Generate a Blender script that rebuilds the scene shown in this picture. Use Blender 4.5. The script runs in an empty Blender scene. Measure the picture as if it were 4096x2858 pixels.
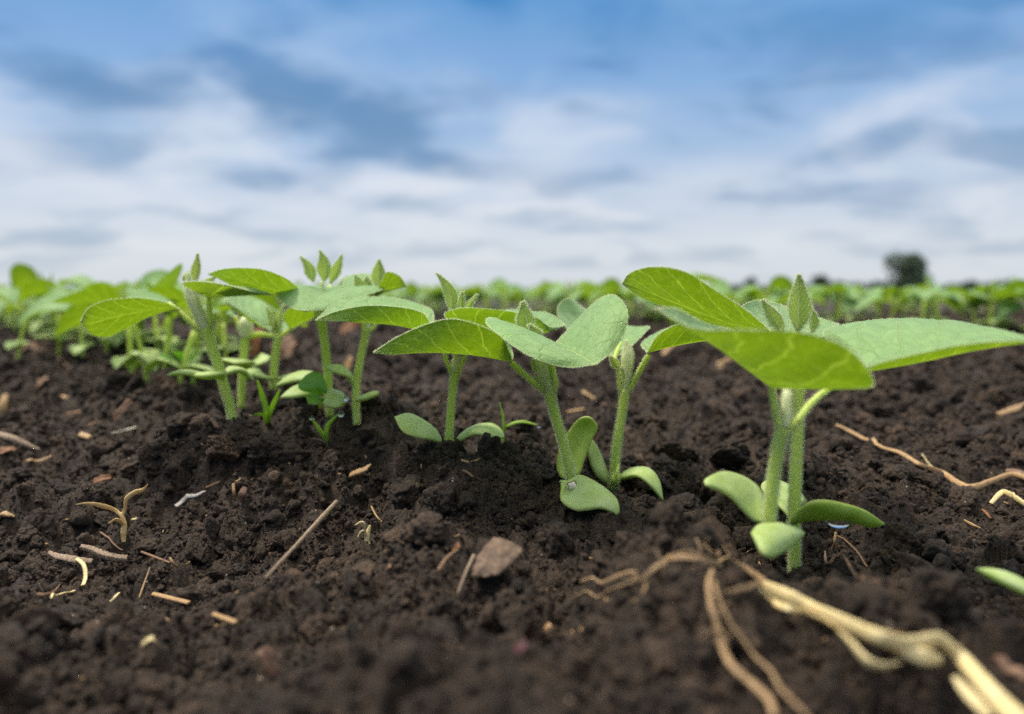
import bpy, math, random
import numpy as np
from mathutils import Vector

# ------------------------------------------------------------------ camera, sky, sun, exposure
SC = bpy.context.scene
COL = SC.collection
rng = np.random.default_rng(7)
random.seed(7)

CAM_H = 0.065
FPX = 28.0 / 36.0 * 4096.0
PITCH = math.atan((1429.0 - 1168.0) / FPX)
cam_data = bpy.data.cameras.new('camera')
cam = bpy.data.objects.new('camera', cam_data)
COL.objects.link(cam)
cam.location = (0, 0, CAM_H)
cam.rotation_euler = (math.radians(90) - PITCH, 0, 0)
cam_data.lens = 28.0
cam_data.sensor_width = 36.0
cam_data.clip_start = 0.01
cam_data.clip_end = 20000.0
cam_data.dof.use_dof = True
cam_data.dof.focus_distance = 0.222
cam_data.dof.aperture_fstop = 8.8
cam_data.dof.aperture_blades = 9
SC.camera = cam
SC.view_settings.view_transform = 'Standard'
SC.view_settings.look = 'None'
SC.view_settings.exposure = 1.38
SC.view_settings.gamma = 1.0
SC.cycles.use_denoising = False
SC.cycles.use_adaptive_sampling = False
SC.cycles.sample_clamp_indirect = 3.0
SC.cycles.max_bounces = 8
SC.cycles.transmission_bounces = 8
SC.cycles.transparent_max_bounces = 8

SUN_EL, SUN_AZ = math.radians(63), math.radians(-62)     # azimuth from +Y towards +X
sun_data = bpy.data.lights.new('sun', 'SUN')
sun = bpy.data.objects.new('sun', sun_data)
COL.objects.link(sun)
sun_data.energy = 1.5
sun_data.angle = math.radians(10)
sun_data.color = (1.0, 0.93, 0.82)
sdir = Vector((math.cos(SUN_EL) * math.sin(SUN_AZ), math.cos(SUN_EL) * math.cos(SUN_AZ), math.sin(SUN_EL)))
sun.rotation_euler = sdir.to_track_quat('Z', 'Y').to_euler()
sun.location = sdir * 50


class NT:
    """small helper for node trees"""
    def __init__(self, tree):
        self.t = tree
        self.n = tree.nodes
        self.l = tree.links

    def node(self, kind, **kw):
        nd = self.n.new(kind)
        for k, v in kw.items():
            setattr(nd, k, v)
        return nd

    def link(self, a, b):
        self.l.new(a, b)

    def put(self, sock, v):
        if isinstance(v, bpy.types.NodeSocket):
            self.l.new(v, sock)
        else:
            sock.default_value = v

    def math(self, op, a, b=None, c=None, clamp=False):
        m = self.n.new('ShaderNodeMath')
        m.operation = op
        m.use_clamp = clamp
        self.put(m.inputs[0], a)
        if b is not None:
            self.put(m.inputs[1], b)
        if c is not None:
            self.put(m.inputs[2], c)
        return m.outputs[0]

    def vmath(self, op, a, b=None):
        m = self.n.new('ShaderNodeVectorMath')
        m.operation = op
        self.put(m.inputs[0], a)
        if b is not None:
            self.put(m.inputs[1], b)
        return m.outputs[0]

    def mix(self, f, a, b, blend='MIX'):
        m = self.n.new('ShaderNodeMix')
        m.data_type = 'RGBA'
        m.blend_type = blend
        self.put(m.inputs['Factor'], f)
        self.put(m.inputs[6], a)
        self.put(m.inputs[7], b)
        return m.outputs[2]

    def noise(self, vec, scale, detail=3.0, rough=0.5, dim='3D', dist=0.0):
        m = self.n.new('ShaderNodeTexNoise')
        m.noise_dimensions = dim
        self.put(m.inputs['Vector'], vec)
        m.inputs['Scale'].default_value = scale
        m.inputs['Detail'].default_value = detail
        m.inputs['Roughness'].default_value = rough
        m.inputs['Distortion'].default_value = dist
        return m.outputs['Fac'], m.outputs['Color']

    def ramp(self, f, stops, interp='LINEAR'):
        m = self.n.new('ShaderNodeValToRGB')
        m.color_ramp.interpolation = interp
        e = m.color_ramp.elements
        while len(e) < len(stops):
            e.new(0.5)
        for el, (p, c) in zip(e, stops):
            el.position = p
            el.color = (c[0], c[1], c[2], 1.0) if len(c) == 3 else c
        self.put(m.inputs[0], f)
        return m.outputs[0]

    def smooth(self, v, a, b):
        m = self.n.new('ShaderNodeMapRange')
        m.interpolation_type = 'SMOOTHSTEP'
        self.put(m.inputs['Value'], v)
        m.inputs['From Min'].default_value = a
        m.inputs['From Max'].default_value = b
        return m.outputs['Result']

    def xyz(self, x, y, z):
        m = self.n.new('ShaderNodeCombineXYZ')
        self.put(m.inputs[0], x); self.put(m.inputs[1], y); self.put(m.inputs[2], z)
        return m.outputs[0]


def lin(r, g, b):
    f = lambda c: (c / 255.0 / 12.92) if c <= 10 else ((c / 255.0 + 0.055) / 1.055) ** 2.4
    return (f(r), f(g), f(b))


def build_world():
    w = bpy.data.worlds.new('World')
    SC.world = w
    w.use_nodes = True
    T = NT(w.node_tree)
    T.n.clear()
    out = T.node('ShaderNodeOutputWorld')
    sky = T.node('ShaderNodeTexSky')
    sky.sky_type = 'NISHITA'
    sky.sun_disc = False
    sky.sun_elevation = SUN_EL
    sky.sun_rotation = SUN_AZ
    sky.air_density = 1.0
    sky.dust_density = 1.5
    bg = T.node('ShaderNodeBackground')
    T.link(sky.outputs[0], bg.inputs[0])
    bg.inputs[1].default_value = 0.05
    tc = T.node('ShaderNodeTexCoord')
    sep = T.node('ShaderNodeSeparateXYZ')
    T.link(tc.outputs['Generated'], sep.inputs[0])
    x, y, z = sep.outputs
    hor = T.math('SQRT', T.math('ADD', T.math('MULTIPLY', x, x), T.math('MULTIPLY', y, y)))
    el = T.math('MULTIPLY', T.math('ARCTAN2', z, hor), 180 / math.pi)        # degrees
    az = T.math('MULTIPLY', T.math('ARCTAN2', x, y), 180 / math.pi)
    # flat cloud deck coordinates
    zz = T.math('ADD', T.math('MAXIMUM', z, 0.0), 0.26)
    deck = T.xyz(T.math('DIVIDE', x, zz), T.math('DIVIDE', y, zz), 0.0)
    _, wc = T.noise(deck, 1.6, 2, 0.5)
    _, wc2 = T.noise(deck, 5.0, 3, 0.55)
    n1, _ = T.noise(T.vmath('ADD', deck, (3.1, 1.7, 0.3)), 2.1, 4, 0.48, dist=0.3)
    n2, _ = T.noise(T.vmath('ADD', T.vmath('MULTIPLY', deck, (0.8, 1.15, 1.0)), (7.3, 2.2, 1.3)), 3.3, 4, 0.48, dist=0.3)
    n3, _ = T.noise(T.vmath('ADD', T.xyz(T.math('MULTIPLY', az, .10), T.math('MULTIPLY', el, .26), 0.0), (2.3, 5.1, 0.7)), 1.0, 4, 0.5, dist=0.4)
    wsep = T.node('ShaderNodeSeparateColor'); T.link(wc, wsep.inputs[0])
    wsep2 = T.node('ShaderNodeSeparateColor'); T.link(wc2, wsep2.inputs[0])
    def warp(v, k, a, b):
        v = T.math('ADD', v, T.math('MULTIPLY', T.math('SUBTRACT', wsep.outputs[k], 0.5), a))
        return T.math('ADD', v, T.math('MULTIPLY', T.math('SUBTRACT', wsep2.outputs[k], 0.5), b))
    azw = warp(az, 0, 7.0, 5.0)
    elw = warp(el, 1, 2.4, 2.2)

    def blob(a0, e0, sa, se, tilt=0.0, k=1.0):
        da = T.math('SUBTRACT', azw, a0)
        de = T.math('SUBTRACT', elw, e0)
        c, s = math.cos(math.radians(tilt)), math.sin(math.radians(tilt))
        u = T.math('ADD', T.math('MULTIPLY', da, c / sa), T.math('MULTIPLY', de, s / sa))
        v = T.math('SUBTRACT', T.math('MULTIPLY', de, c / se), T.math('MULTIPLY', da, s / se))
        q = T.math('ADD', T.math('MULTIPLY', u, u), T.math('MULTIPLY', v, v))
        return T.math('MULTIPLY', T.math('EXPONENT', T.math('MULTIPLY', q, -1.0)), k)

    # colours by height above the horizon (degrees / 60)
    e60 = T.math('DIVIDE', el, 60.0, clamp=True)
    base = T.ramp(e60, [
        (0.0, lin(216, 223, 231)), (0.05, lin(217, 224, 233)), (0.10, lin(203, 214, 231)),
        (0.17, lin(166, 193, 226)), (0.24, lin(134, 175, 222)), (0.33, lin(100, 157, 214)), (0.42, lin(70, 130, 200))])
    light = T.ramp(e60, [
        (0.0, lin(222, 228, 235)), (0.12, lin(228, 232, 240)), (0.20, lin(206, 219, 238)), (0.27, lin(160, 191, 229)), (0.33, lin(122, 170, 220)), (0.42, lin(90, 150, 214))])
    dark = T.ramp(e60, [
        (0.0, lin(166, 186, 204)), (0.06, lin(148, 172, 198)), (0.14, lin(108, 146, 186)), (0.22, lin(86, 134, 182)), (0.33, lin(56, 134, 198)), (0.42, lin(50, 110, 180))])
    amp = T.smooth(el, 0.0, 2.5)
    f_light = T.math('MULTIPLY', T.smooth(n1, 0.46, 0.66), amp)
    f_dark = T.math('MULTIPLY', T.smooth(n2, 0.47, 0.68), amp)
    c = T.mix(T.math('MULTIPLY', f_light, 0.75), base, light)
    c = T.mix(T.math('MULTIPLY', f_dark, 0.55), c, dark)
    # larger cloud masses; sharper flanks than a plain falloff
    dk = blob(-10.0, 11.6, 7.0, 2.4, -12, 1.15)
    for b in [(-26, 12.6, 8, 2.0, -6, 1.0), (-15.5, 14.0, 6, 2.6, -12, 1.1), (-30, 15.5, 8, 1.5, -5, .5), (-18.5, 8.2, 6, 1.1, -4, 0.62), (-21, 5.2, 6, 0.8, -2, 0.55), (-6.5, 10.0, 5, 1.4, -20, 0.9),
              (-31, 3.0, 6, 1.0, 0, 0.5), (-7.5, 5.4, 6, 1.2, 4, 0.6), (24.5, 9.6, 6, 1.3, 14, 0.65), (21, 6.6, 12, 1.0, 2, 0.55), (8, 15.5, 4, 3, 60, 0.4),
              (-2.5, 20.0, 4.0, 2.6, -30, 0.9), (10, 4.5, 5, 0.8, 0, 0.4), (34, 20, 5, 3.5, 0, 0.8), (-35, 20.5, 4, 4.0, 20, 0.8), (20, 20.6, 6, 1.2, 0, 0.7), (12, 9.5, 5, 1.4, 20, 0.35)]:
        dk = T.math('MAXIMUM', dk, blob(*b))
    lt = blob(-32, 9.0, 5, 2.2, -25, 0.95)
    for b in [(-8, 7.4, 8, 1.4, 8, 0.85), (26, 11.8, 5, 1.0, 20, 0.7), (-20, 10.4, 5, 0.9, -8, 0.5), (3, 9.0, 6, 1.7, 25, 0.55), (-28, 6.6, 7, 1.4, -6, 0.75), (-14, 6.0, 5, .9, 0, .6), (0, 13, 7, 1.3, -30, 0.35), (14, 7.6, 6, 1.0, 5, .5)]:
        lt = T.math('MAXIMUM', lt, blob(*b))
    c = T.mix(T.math('MULTIPLY', lt, T.math('ADD', 0.35, T.math('MULTIPLY', n1, 1.1)), clamp=True), c, light)
    f = T.math('ADD', dk, T.math('MULTIPLY', T.math('SUBTRACT', T.math('ADD', T.math('MULTIPLY', n2, .5), T.math('MULTIPLY', n3, .5)), 0.5), 1.7))
    c = T.mix(T.math('MULTIPLY', T.smooth(f, 0.16, 1.0), 0.88), c, dark)
    c = T.mix(1.0, c, (SKY_K, SKY_K, SKY_K, 1), 'MULTIPLY')
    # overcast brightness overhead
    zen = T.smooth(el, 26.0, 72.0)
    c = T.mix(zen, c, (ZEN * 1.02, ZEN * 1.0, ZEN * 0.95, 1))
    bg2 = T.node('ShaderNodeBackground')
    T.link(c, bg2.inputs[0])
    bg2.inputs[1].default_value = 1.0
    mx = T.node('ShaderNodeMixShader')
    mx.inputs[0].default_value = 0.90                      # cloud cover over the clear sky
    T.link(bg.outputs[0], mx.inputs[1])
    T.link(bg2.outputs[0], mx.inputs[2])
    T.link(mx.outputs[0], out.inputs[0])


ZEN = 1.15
SKY_K = 2 ** -1.36
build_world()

# ------------------------------------------------------------------ helpers
def P(u, v, d):
    """point at depth d (metres along the view axis at the origin) seen at photo position u, v"""
    rx = (u - 2048.0) / FPX
    ry = -(v - 1429.0) / FPX
    cp, sp = math.cos(PITCH), math.sin(PITCH)
    return np.array([d * rx, d * (cp + ry * sp), CAM_H + d * (-sp + ry * cp)])


def view(ox, oy, k):
    return lambda x, y, d: P(ox + x * k, oy + y * k, d)


V1 = view(0, 900, 0.5617)
V2 = view(700, 950, 0.5618)
V3 = view(1450, 1050, 0.6867)
V4 = view(2450, 1000, 0.8428)
V5 = view(2200, 1900, 0.8258)
V6 = view(0, 1700, 0.723)
V7 = view(900, 1800, 0.6604)
V9 = view(1900, 1080, 0.34843)
VA = view(2050, 1600, 0.31205)
VB = view(2750, 1800, 0.39199)
VC = view(1480, 1150, 0.2831)
VD = view(700, 1300, 0.41376)
VE = view(2200, 2150, 0.4419)
VF = view(3000, 2250, 0.47735)
VG = view(3300, 1450, 0.46824)
VS = view(0, 0, 1.784)


def tag(o, label=None, cat=None, group=None, kind=None):
    if label: o['label'] = label
    if cat: o['category'] = cat
    if group: o['group'] = group
    if kind: o['kind'] = kind
    return o


def link_mesh(name, verts, faces, mat, parent=None, uv=None, attrs=None, smooth=True):
    me = bpy.data.meshes.new(name)
    verts = np.asarray(verts, dtype=np.float64)
    if isinstance(faces, np.ndarray):
        nf, k = faces.shape
        me.vertices.add(len(verts))
        me.vertices.foreach_set('co', verts.astype(np.float32).ravel())
        me.loops.add(nf * k)
        me.loops.foreach_set('vertex_index', faces.astype(np.int32).ravel())
        me.polygons.add(nf)
        me.polygons.foreach_set('loop_start', np.arange(0, nf * k, k, dtype=np.int32))
        me.update(calc_edges=True)
    else:
        me.from_pydata([tuple(v) for v in verts], [], faces)
    if smooth:
        me.polygons.foreach_set('use_smooth', np.ones(len(me.polygons), dtype=bool))
    if uv is not None:
        lay = me.uv_layers.new(name='UVMap')
        vi = np.empty(len(me.loops), dtype=np.int32)
        me.loops.foreach_get('vertex_index', vi)
        lay.data.foreach_set('uv', np.asarray(uv, dtype=np.float32)[vi].ravel())
    for k, a in (attrs or {}).items():
        at = me.attributes.new(k, 'FLOAT', 'POINT')
        at.data.foreach_set('value', np.asarray(a, dtype=np.float32))
    mats = mat if isinstance(mat, (list, tuple)) else [mat]
    for m in mats:
        me.materials.append(m)
    me.update()
    o = bpy.data.objects.new(name, me)
    COL.objects.link(o)
    if parent is not None:
        o.parent = parent
    return o


def empty(name, loc=(0, 0, 0)):
    o = bpy.data.objects.new(name, None)
    o.empty_display_size = 0.01
    o.location = loc
    COL.objects.link(o)
    return o


# ------------------------------------------------------------------ numpy noise
def _h(ix, iy, iz, s):
    n = (ix.astype(np.int64) * 374761393 + iy.astype(np.int64) * 668265263 + iz.astype(np.int64) * 2147483647 + s * 974634777) & 0xFFFFFFFF
    n = ((n ^ (n >> 13)) * 1274126177) & 0xFFFFFFFF
    n = ((n ^ (n >> 16)) * 2246822519) & 0xFFFFFFFF
    return ((n ^ (n >> 15)) & 0xFFFFFF) / float(0xFFFFFF)


def vnoise(x, y, s=0):
    ix, iy = np.floor(x), np.floor(y)
    fx, fy = x - ix, y - iy
    fx = fx * fx * fx * (fx * (fx * 6 - 15) + 10)
    fy = fy * fy * fy * (fy * (fy * 6 - 15) + 10)
    z = np.zeros_like(ix)
    a, b = _h(ix, iy, z, s), _h(ix + 1, iy, z, s)
    c, d = _h(ix, iy + 1, z, s), _h(ix + 1, iy + 1, z, s)
    return (a + (b - a) * fx) * (1 - fy) + (c + (d - c) * fx) * fy - 0.5


def fbm(x, y, octv=4, gain=0.5, s=0):
    r = np.zeros_like(x); a = 1.0
    for i in range(octv):
        r += a * vnoise(x * 2 ** i + i * 13.7, y * 2 ** i - i * 7.1, s + i)
        a *= gain
    return r


def bumps(x, y, s, fill=0.8):
    """crumb layer: rounded angular lumps of random size on a jittered grid, unit cell; returns height in 0..~0.5"""
    ix, iy = np.floor(x), np.floor(y)
    out = np.zeros_like(x)
    z = np.zeros_like(x)
    for dx in (-1, 0, 1):
        for dy in (-1, 0, 1):
            cx, cy = ix + dx, iy + dy
            r0 = _h(cx, cy, z, s)
            px = cx + _h(cx, cy, z, s + 1)
            py = cy + _h(cx, cy, z, s + 2)
            rad = 0.35 + 0.55 * _h(cx, cy, z, s + 3)
            ang = 6.283 * _h(cx, cy, z, s + 4)
            ux, uy = x - px, y - py
            ca, sa = np.cos(ang), np.sin(ang)
            vx, vy = ux * ca + uy * sa, (-ux * sa + uy * ca) * 1.3
            # half way between round and square outline
            q = np.maximum(np.hypot(vx, vy), 0.86 * (np.abs(vx) + np.abs(vy)) * 0.95) / rad
            tilt = (vx * (r0 - 0.5) + vy * (_h(cx, cy, z, s + 5) - 0.5)) * 0.7
            hgt = np.sqrt(np.clip(1 - q * q, 0, 1)) * rad * 0.62 + np.where(q < 1, tilt, 0)
            hgt = np.where(r0 < fill, hgt, 0)
            out = np.maximum(out, hgt)
    return out


# ------------------------------------------------------------------ ground form
def _ctl():
    L = []
    def s(u, v, d):
        p = P(u * 1.784, v * 1.784, d); L.append(tuple(p))
    def h(u, d, z):
        p = P(u * 1.784, 1429, d); L.append((p[0], p[1], z))
    # front edge
    for u, z in ((-300, .004), (0, .0065), (600, .0085), (1148, .0085), (1700, .007), (2296, .0095), (2600, .010)):
        h(u, .105, z)
    for u, z in ((-300, .004), (600, .006), (1148, .008), (1700, .009), (2296, .009), (2600, .009)):
        h(u, .07, z)
    # left near mound, hollow behind it
    s(150, 1360, .165); s(420, 1375, .16); s(40, 1450, .14); s(560, 1450, .145); s(800, 1420, .15)
    s(120, 1250, .215); s(330, 1250, .21); s(520, 1230, .22); s(700, 1240, .21); s(-250, 1250, .21)
    s(100, 1120, .265); s(350, 1110, .265); s(600, 1095, .243); s(-250, 1100, .27)
    s(0, 1000, .34); s(300, 990, .33); s(520, 980, .268); s(560, 1040, .252); s(400, 940, .36); s(400, 1000, .315); s(-300, 990, .34)
    s(0, 900, .47); s(250, 880, .45)
    # middle lumps
    s(930, 1130, .215); s(1080, 1060, .238); s(860, 1080, .24); s(735, 1000, .268); s(735, 1060, .25); s(735, 1120, .236); s(1120, 1190, .2); s(940, 1260, .18); s(1180, 1280, .172); s(1340, 1200, .198)
    s(1150, 1400, .145); s(900, 1420, .145); s(1400, 1300, .16)
    # row ridge
    s(1003, 1046, .25); s(1290, 1175, .222); s(1375, 1100, .255); s(800, 945, .287); s(733, 928, .295); s(520, 935, .283); s(400, 855, .42); s(200, 795, .6); s(20, 770, .85); s(620, 905, .315)
    s(1440, 1130, .235); s(1560, 1100, .25)
    # right crest and the hollow behind it
    s(1500, 1165, .155); s(1600, 1222, .142); s(1700, 1285, .137); s(1800, 1325, .133); s(2000, 1362, .129); s(2296, 1455, .124); s(2600, 1560, .125)
    h(1560, .185, .004); h(1600, .195, .001); h(1760, .185, -.004); h(1780, .205, -.0065); h(1900, .17, -.002); s(2000, 1240, .2); s(2200, 1340, .168); s(2500, 1380, .165)
    s(1950, 1140, .235); s(2150, 1180, .22); s(2300, 1120, .24); s(2600, 1120, .25)
    s(1700, 1080, .26); s(1650, 950, .36); s(1900, 980, .33); s(2100, 930, .37); s(2296, 960, .34)
    s(1148, 900, .42); s(1400, 900, .42); s(1000, 830, .55); s(1250, 800, .62); s(1600, 810, .6); s(2000, 830, .5); s(2296, 840, .5); s(2700, 840, .5)
    for u in (-900, 0, 700, 1148, 1600, 2296, 3000):
        h(u, .85, .0165); h(u, 1.2, .016)
    return np.array(L)


def _warp(x, y):
    l = np.log(np.maximum(y, 0.03))
    return np.stack([x / np.maximum(y, 0.03) * 1.3, l * 1.25], axis=-1)


_C = _ctl()
_W = _warp(_C[:, 0], _C[:, 1])


def _tps_fit(w, z, lam=0.004):
    n = len(w)
    d = np.linalg.norm(w[:, None] - w[None], axis=-1)
    K = np.where(d > 0, d * d * np.log(d + 1e-12), 0) + lam * np.eye(n)
    Pm = np.concatenate([np.ones((n, 1)), w], axis=1)
    A = np.zeros((n + 3, n + 3)); A[:n, :n] = K; A[:n, n:] = Pm; A[n:, :n] = Pm.T
    b = np.zeros(n + 3); b[:n] = z
    return np.linalg.solve(A, b)


_TP = _tps_fit(_W, _C[:, 2])


def base_z(x, y):
    x = np.asarray(x, float); y = np.asarray(y, float)
    sh = x.shape
    x = x.ravel(); y = y.ravel()
    w = _warp(x, np.clip(y, .06, 1.3))
    w[:, 0] = np.clip(w[:, 0], -1.4, 1.4)
    r = np.empty(len(x))
    for i in range(0, len(x), 200000):
        q = w[i:i + 200000]
        acc = _TP[len(_C)] + q @ _TP[len(_C) + 1:]
        for k in range(len(_C)):
            d2 = ((q - _W[k]) ** 2).sum(1)
            acc += _TP[k] * 0.5 * d2 * np.log(d2 + 1e-14)
        r[i:i + 200000] = acc
    t = np.clip((y - .7) / .5, 0, 1); t = t * t * (3 - 2 * t)
    rowc = (x + .85 * y - .24) / 1.0
    far = .014 + .005 * np.cos(2 * np.pi * rowc)
    return (r * (1 - t) + far * t).reshape(sh)


def detail_z(x, y, cell):
    """crumb relief; layers finer than the local mesh cell are left out"""
    z = np.zeros_like(x)
    wx = x + .004 * fbm(x * 60, y * 60, 2, s=91)
    wy = y + .004 * fbm(x * 60 + 40, y * 60, 2, s=92)
    for k, (sz, amp, fill, s) in enumerate(((.048, .30, .7, 7), (.024, .48, .75, 11), (.012, .74, .75, 21), (.006, .72, .8, 31), (.003, .55, .85, 41), (.0015, .5, .9, 51))):
        g = np.clip(sz / (cell * 3.0) - .6, 0, 1)
        if g.max() <= 0: continue
        m = .55 + .9 * np.clip(fbm(x / sz * .23, y / sz * .23, 2, s=70 + k) + .5, 0, 1)
        z += g * amp * sz * m * bumps(wx / sz, wy / sz, s, fill)
    z += .0016 * fbm(x * 700, y * 700, 3, .6, s=5) * np.clip(.004 / (cell * 3), 0, 1)
    return z - .0094


def ground_z(x, y):
    x = np.atleast_1d(np.asarray(x, float)); y = np.atleast_1d(np.asarray(y, float))
    return base_z(x, y) + detail_z(x, y, np.maximum(.0004, np.abs(y) * .0018))


# ------------------------------------------------------------------ soil
def mat_soil(name='soil', inst=False):
    m = bpy.data.materials.new(name)
    m.use_nodes = True
    T = NT(m.node_tree)
    b = T.n['Principled BSDF']
    geo = T.node('ShaderNodeNewGeometry')
    pos = geo.outputs['Position']
    tco = T.node('ShaderNodeTexCoord')
    vec = tco.outputs['Object'] if inst else pos
    a, _ = T.noise(pos, 120, 3, .6)
    c, _ = T.noise(pos, 1600, 4, .65)
    col = T.mix(T.smooth(a, .3, .7), lin(38, 30, 22) + (1,), lin(67, 53, 41) + (1,))
    col = T.mix(T.math('MULTIPLY', T.smooth(c, .48, .75), .6), col, lin(118, 98, 78) + (1,))
    col = T.mix(T.math('MULTIPLY', T.smooth(c, .50, .28), .6), col, lin(20, 14, 9) + (1,))
    if inst:
        oi = T.node('ShaderNodeObjectInfo')
        col = T.mix(1.0, col, T.ramp(oi.outputs['Random'], [(0, (.82, .82, .82)), (.6, (1.05, 1.04, 1.02)), (.9, (1.45, 1.38, 1.3)), (1, (1.9, 1.75, 1.6))]), 'MULTIPLY')
    # sparse pale mineral grains
    vo = T.node('ShaderNodeTexVoronoi')
    T.put(vo.inputs['Vector'], pos)
    vo.inputs['Scale'].default_value = 420
    sepc = T.node('ShaderNodeSeparateColor'); T.link(vo.outputs['Color'], sepc.inputs[0])
    gr = T.math('MULTIPLY', T.math('LESS_THAN', vo.outputs['Distance'], .10), T.math('GREATER_THAN', sepc.outputs[0], .93))
    col = T.mix(gr, col, lin(190, 175, 150) + (1,))
    T.link(col, b.inputs['Base Color'])
    b.inputs['Roughness'].default_value = .7
    b.inputs['Specular IOR Level'].default_value = .28
    f, _ = T.noise(pos, 2600, 4, .7)
    g, _ = T.noise(pos, 700, 3, .6)
    bm = T.node('ShaderNodeBump')
    bm.inputs['Strength'].default_value = 1.0
    bm.inputs['Distance'].default_value = .0008
    T.link(T.math('ADD', f, T.math('MULTIPLY', g, 1.2)), bm.inputs['Height'])
    T.link(bm.outputs[0], b.inputs['Normal'])
    return m


SOIL = mat_soil('soil')
CLOD = mat_soil('clod_soil', True)


def build_ground():
    A = np.linspace(-1.15, 1.15, 1500)
    y1 = np.exp(np.linspace(math.log(.045), math.log(1.6), 1150))
    y2 = np.exp(np.linspace(math.log(1.6), math.log(5000), 160))[1:]
    Y = np.concatenate([y1, y2])
    AA, YY = np.meshgrid(A, Y)
    X = AA * YY
    cell = np.maximum(YY * (A[1] - A[0]), YY * 0.0031)
    Z = base_z(X, YY)
    near = YY < 6
    D = np.zeros_like(Z)
    idx = np.where(near[:, 0])[0]
    D[idx] = detail_z(X[idx], YY[idx], cell[idx])
    Z = Z + D
    n, m = AA.shape
    i = np.arange(n * m).reshape(n, m)
    F = np.stack([i[:-1, :-1], i[:-1, 1:], i[1:, 1:], i[1:, :-1]], axis=-1).reshape(-1, 4)
    V = np.stack([X, YY, Z], axis=-1).reshape(-1, 3)
    o = link_mesh('ground', V, F, SOIL)
    tag(o, 'dark crumbly bare soil of the field', None, None, 'structure')
    # the rest of the field all round, a little lower
    R = np.concatenate([[0.0], np.exp(np.linspace(math.log(.1), math.log(6000), 40))])
    TH = np.linspace(0, 2 * np.pi, 97)[:-1]
    V = [(0, 0, -.07)]
    for r in R[1:]:
        for t in TH:
            V.append((r * math.cos(t), r * math.sin(t), -.07 + .03 * vnoise(np.array([r * math.cos(t) * 3]), np.array([r * math.sin(t) * 3]))[0] * (r < 50)))
    F = []
    N = len(TH)
    for k in range(N):
        F.append((0, 1 + k, 1 + (k + 1) % N))
    for j in range(len(R) - 2):
        for k in range(N):
            a = 1 + j * N + k; b_ = 1 + j * N + (k + 1) % N
            F.append((a, a + N, b_ + N, b_))
    o = link_mesh('field_ground', V, F, SOIL)
    tag(o, 'bare soil of the surrounding field', None, None, 'structure')


KEEP = []


def clod_mesh(seed, sub, kind):
    import bmesh
    r = np.random.default_rng(seed)
    bm = bmesh.new()
    bmesh.ops.create_icosphere(bm, subdivisions=sub, radius=1.0)
    V = np.array([v.co[:] for v in bm.verts])
    # random polyhedron: nearest of a few cutting planes
    npl = r.integers(9, 15)
    N = r.normal(size=(npl, 3)); N /= np.linalg.norm(N, axis=1)[:, None]
    dist = r.uniform(.5, .95, npl)
    dots = V @ N.T
    rad = np.where(dots > .05, dist / np.maximum(dots, .05), 9)
    k = 26.0 if kind == 0 else 15.0
    R = -np.log(np.exp(-k * np.minimum(rad, 1.25)).sum(1) + math.exp(-k * 1.15)) / k
    R = np.clip(R, .35, 1.2)
    # crumbly surface: overlapping lumps, two sizes
    for cnt, amp in ((26, .22), (110, .15), (420, .12), (1500, .075)):
        if cnt > len(V) * .5: continue
        S = r.normal(size=(cnt, 3)); S /= np.linalg.norm(S, axis=1)[:, None]
        g = V @ S.T
        sc = r.uniform(.5, 1.4, cnt)
        d = np.arccos(np.clip(g, -1, 1)) * math.sqrt(cnt) / 3.0 / sc
        R = R + amp * (np.sqrt(np.clip(1 - d * d, 0, 1)) * sc).max(1) - amp * .6
    V = V * R[:, None] * np.array([1.0, r.uniform(.75, 1.0), r.uniform(.6, .85)])
    for v, c in zip(bm.verts, V):
        v.co = c
    for f in bm.faces:
        f.smooth = True
    me = bpy.data.meshes.new('soil_crumb')
    bm.to_mesh(me); bm.free()
    me.materials.append(CLOD)
    return me


def scatter_nodes(name, coll):
    g = bpy.data.node_groups.new(name, 'GeometryNodeTree')
    g.interface.new_socket('Geometry', in_out='INPUT', socket_type='NodeSocketGeometry')
    g.interface.new_socket('Geometry', in_out='OUTPUT', socket_type='NodeSocketGeometry')
    gi = g.nodes.new('NodeGroupInput'); go = g.nodes.new('NodeGroupOutput')
    ci = g.nodes.new('GeometryNodeCollectionInfo')
    ci.inputs['Collection'].default_value = coll
    ci.inputs['Separate Children'].default_value = True
    ci.inputs['Reset Children'].default_value = True
    ip = g.nodes.new('GeometryNodeInstanceOnPoints')
    ip.inputs['Pick Instance'].default_value = True
    def attr(nm, t):
        a = g.nodes.new('GeometryNodeInputNamedAttribute'); a.data_type = t
        a.inputs['Name'].default_value = nm
        return a.outputs[0]
    g.links.new(gi.outputs[0], ip.inputs['Points'])
    g.links.new(ci.outputs[0], ip.inputs['Instance'])
    g.links.new(attr('idx', 'INT'), ip.inputs['Instance Index'])
    e2r = g.nodes.new('FunctionNodeEulerToRotation')
    g.links.new(attr('rot', 'FLOAT_VECTOR'), e2r.inputs[0])
    g.links.new(e2r.outputs[0], ip.inputs['Rotation'])
    g.links.new(attr('scl', 'FLOAT_VECTOR'), ip.inputs['Scale'])
    g.links.new(ip.outputs[0], go.inputs[0])
    return g


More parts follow.
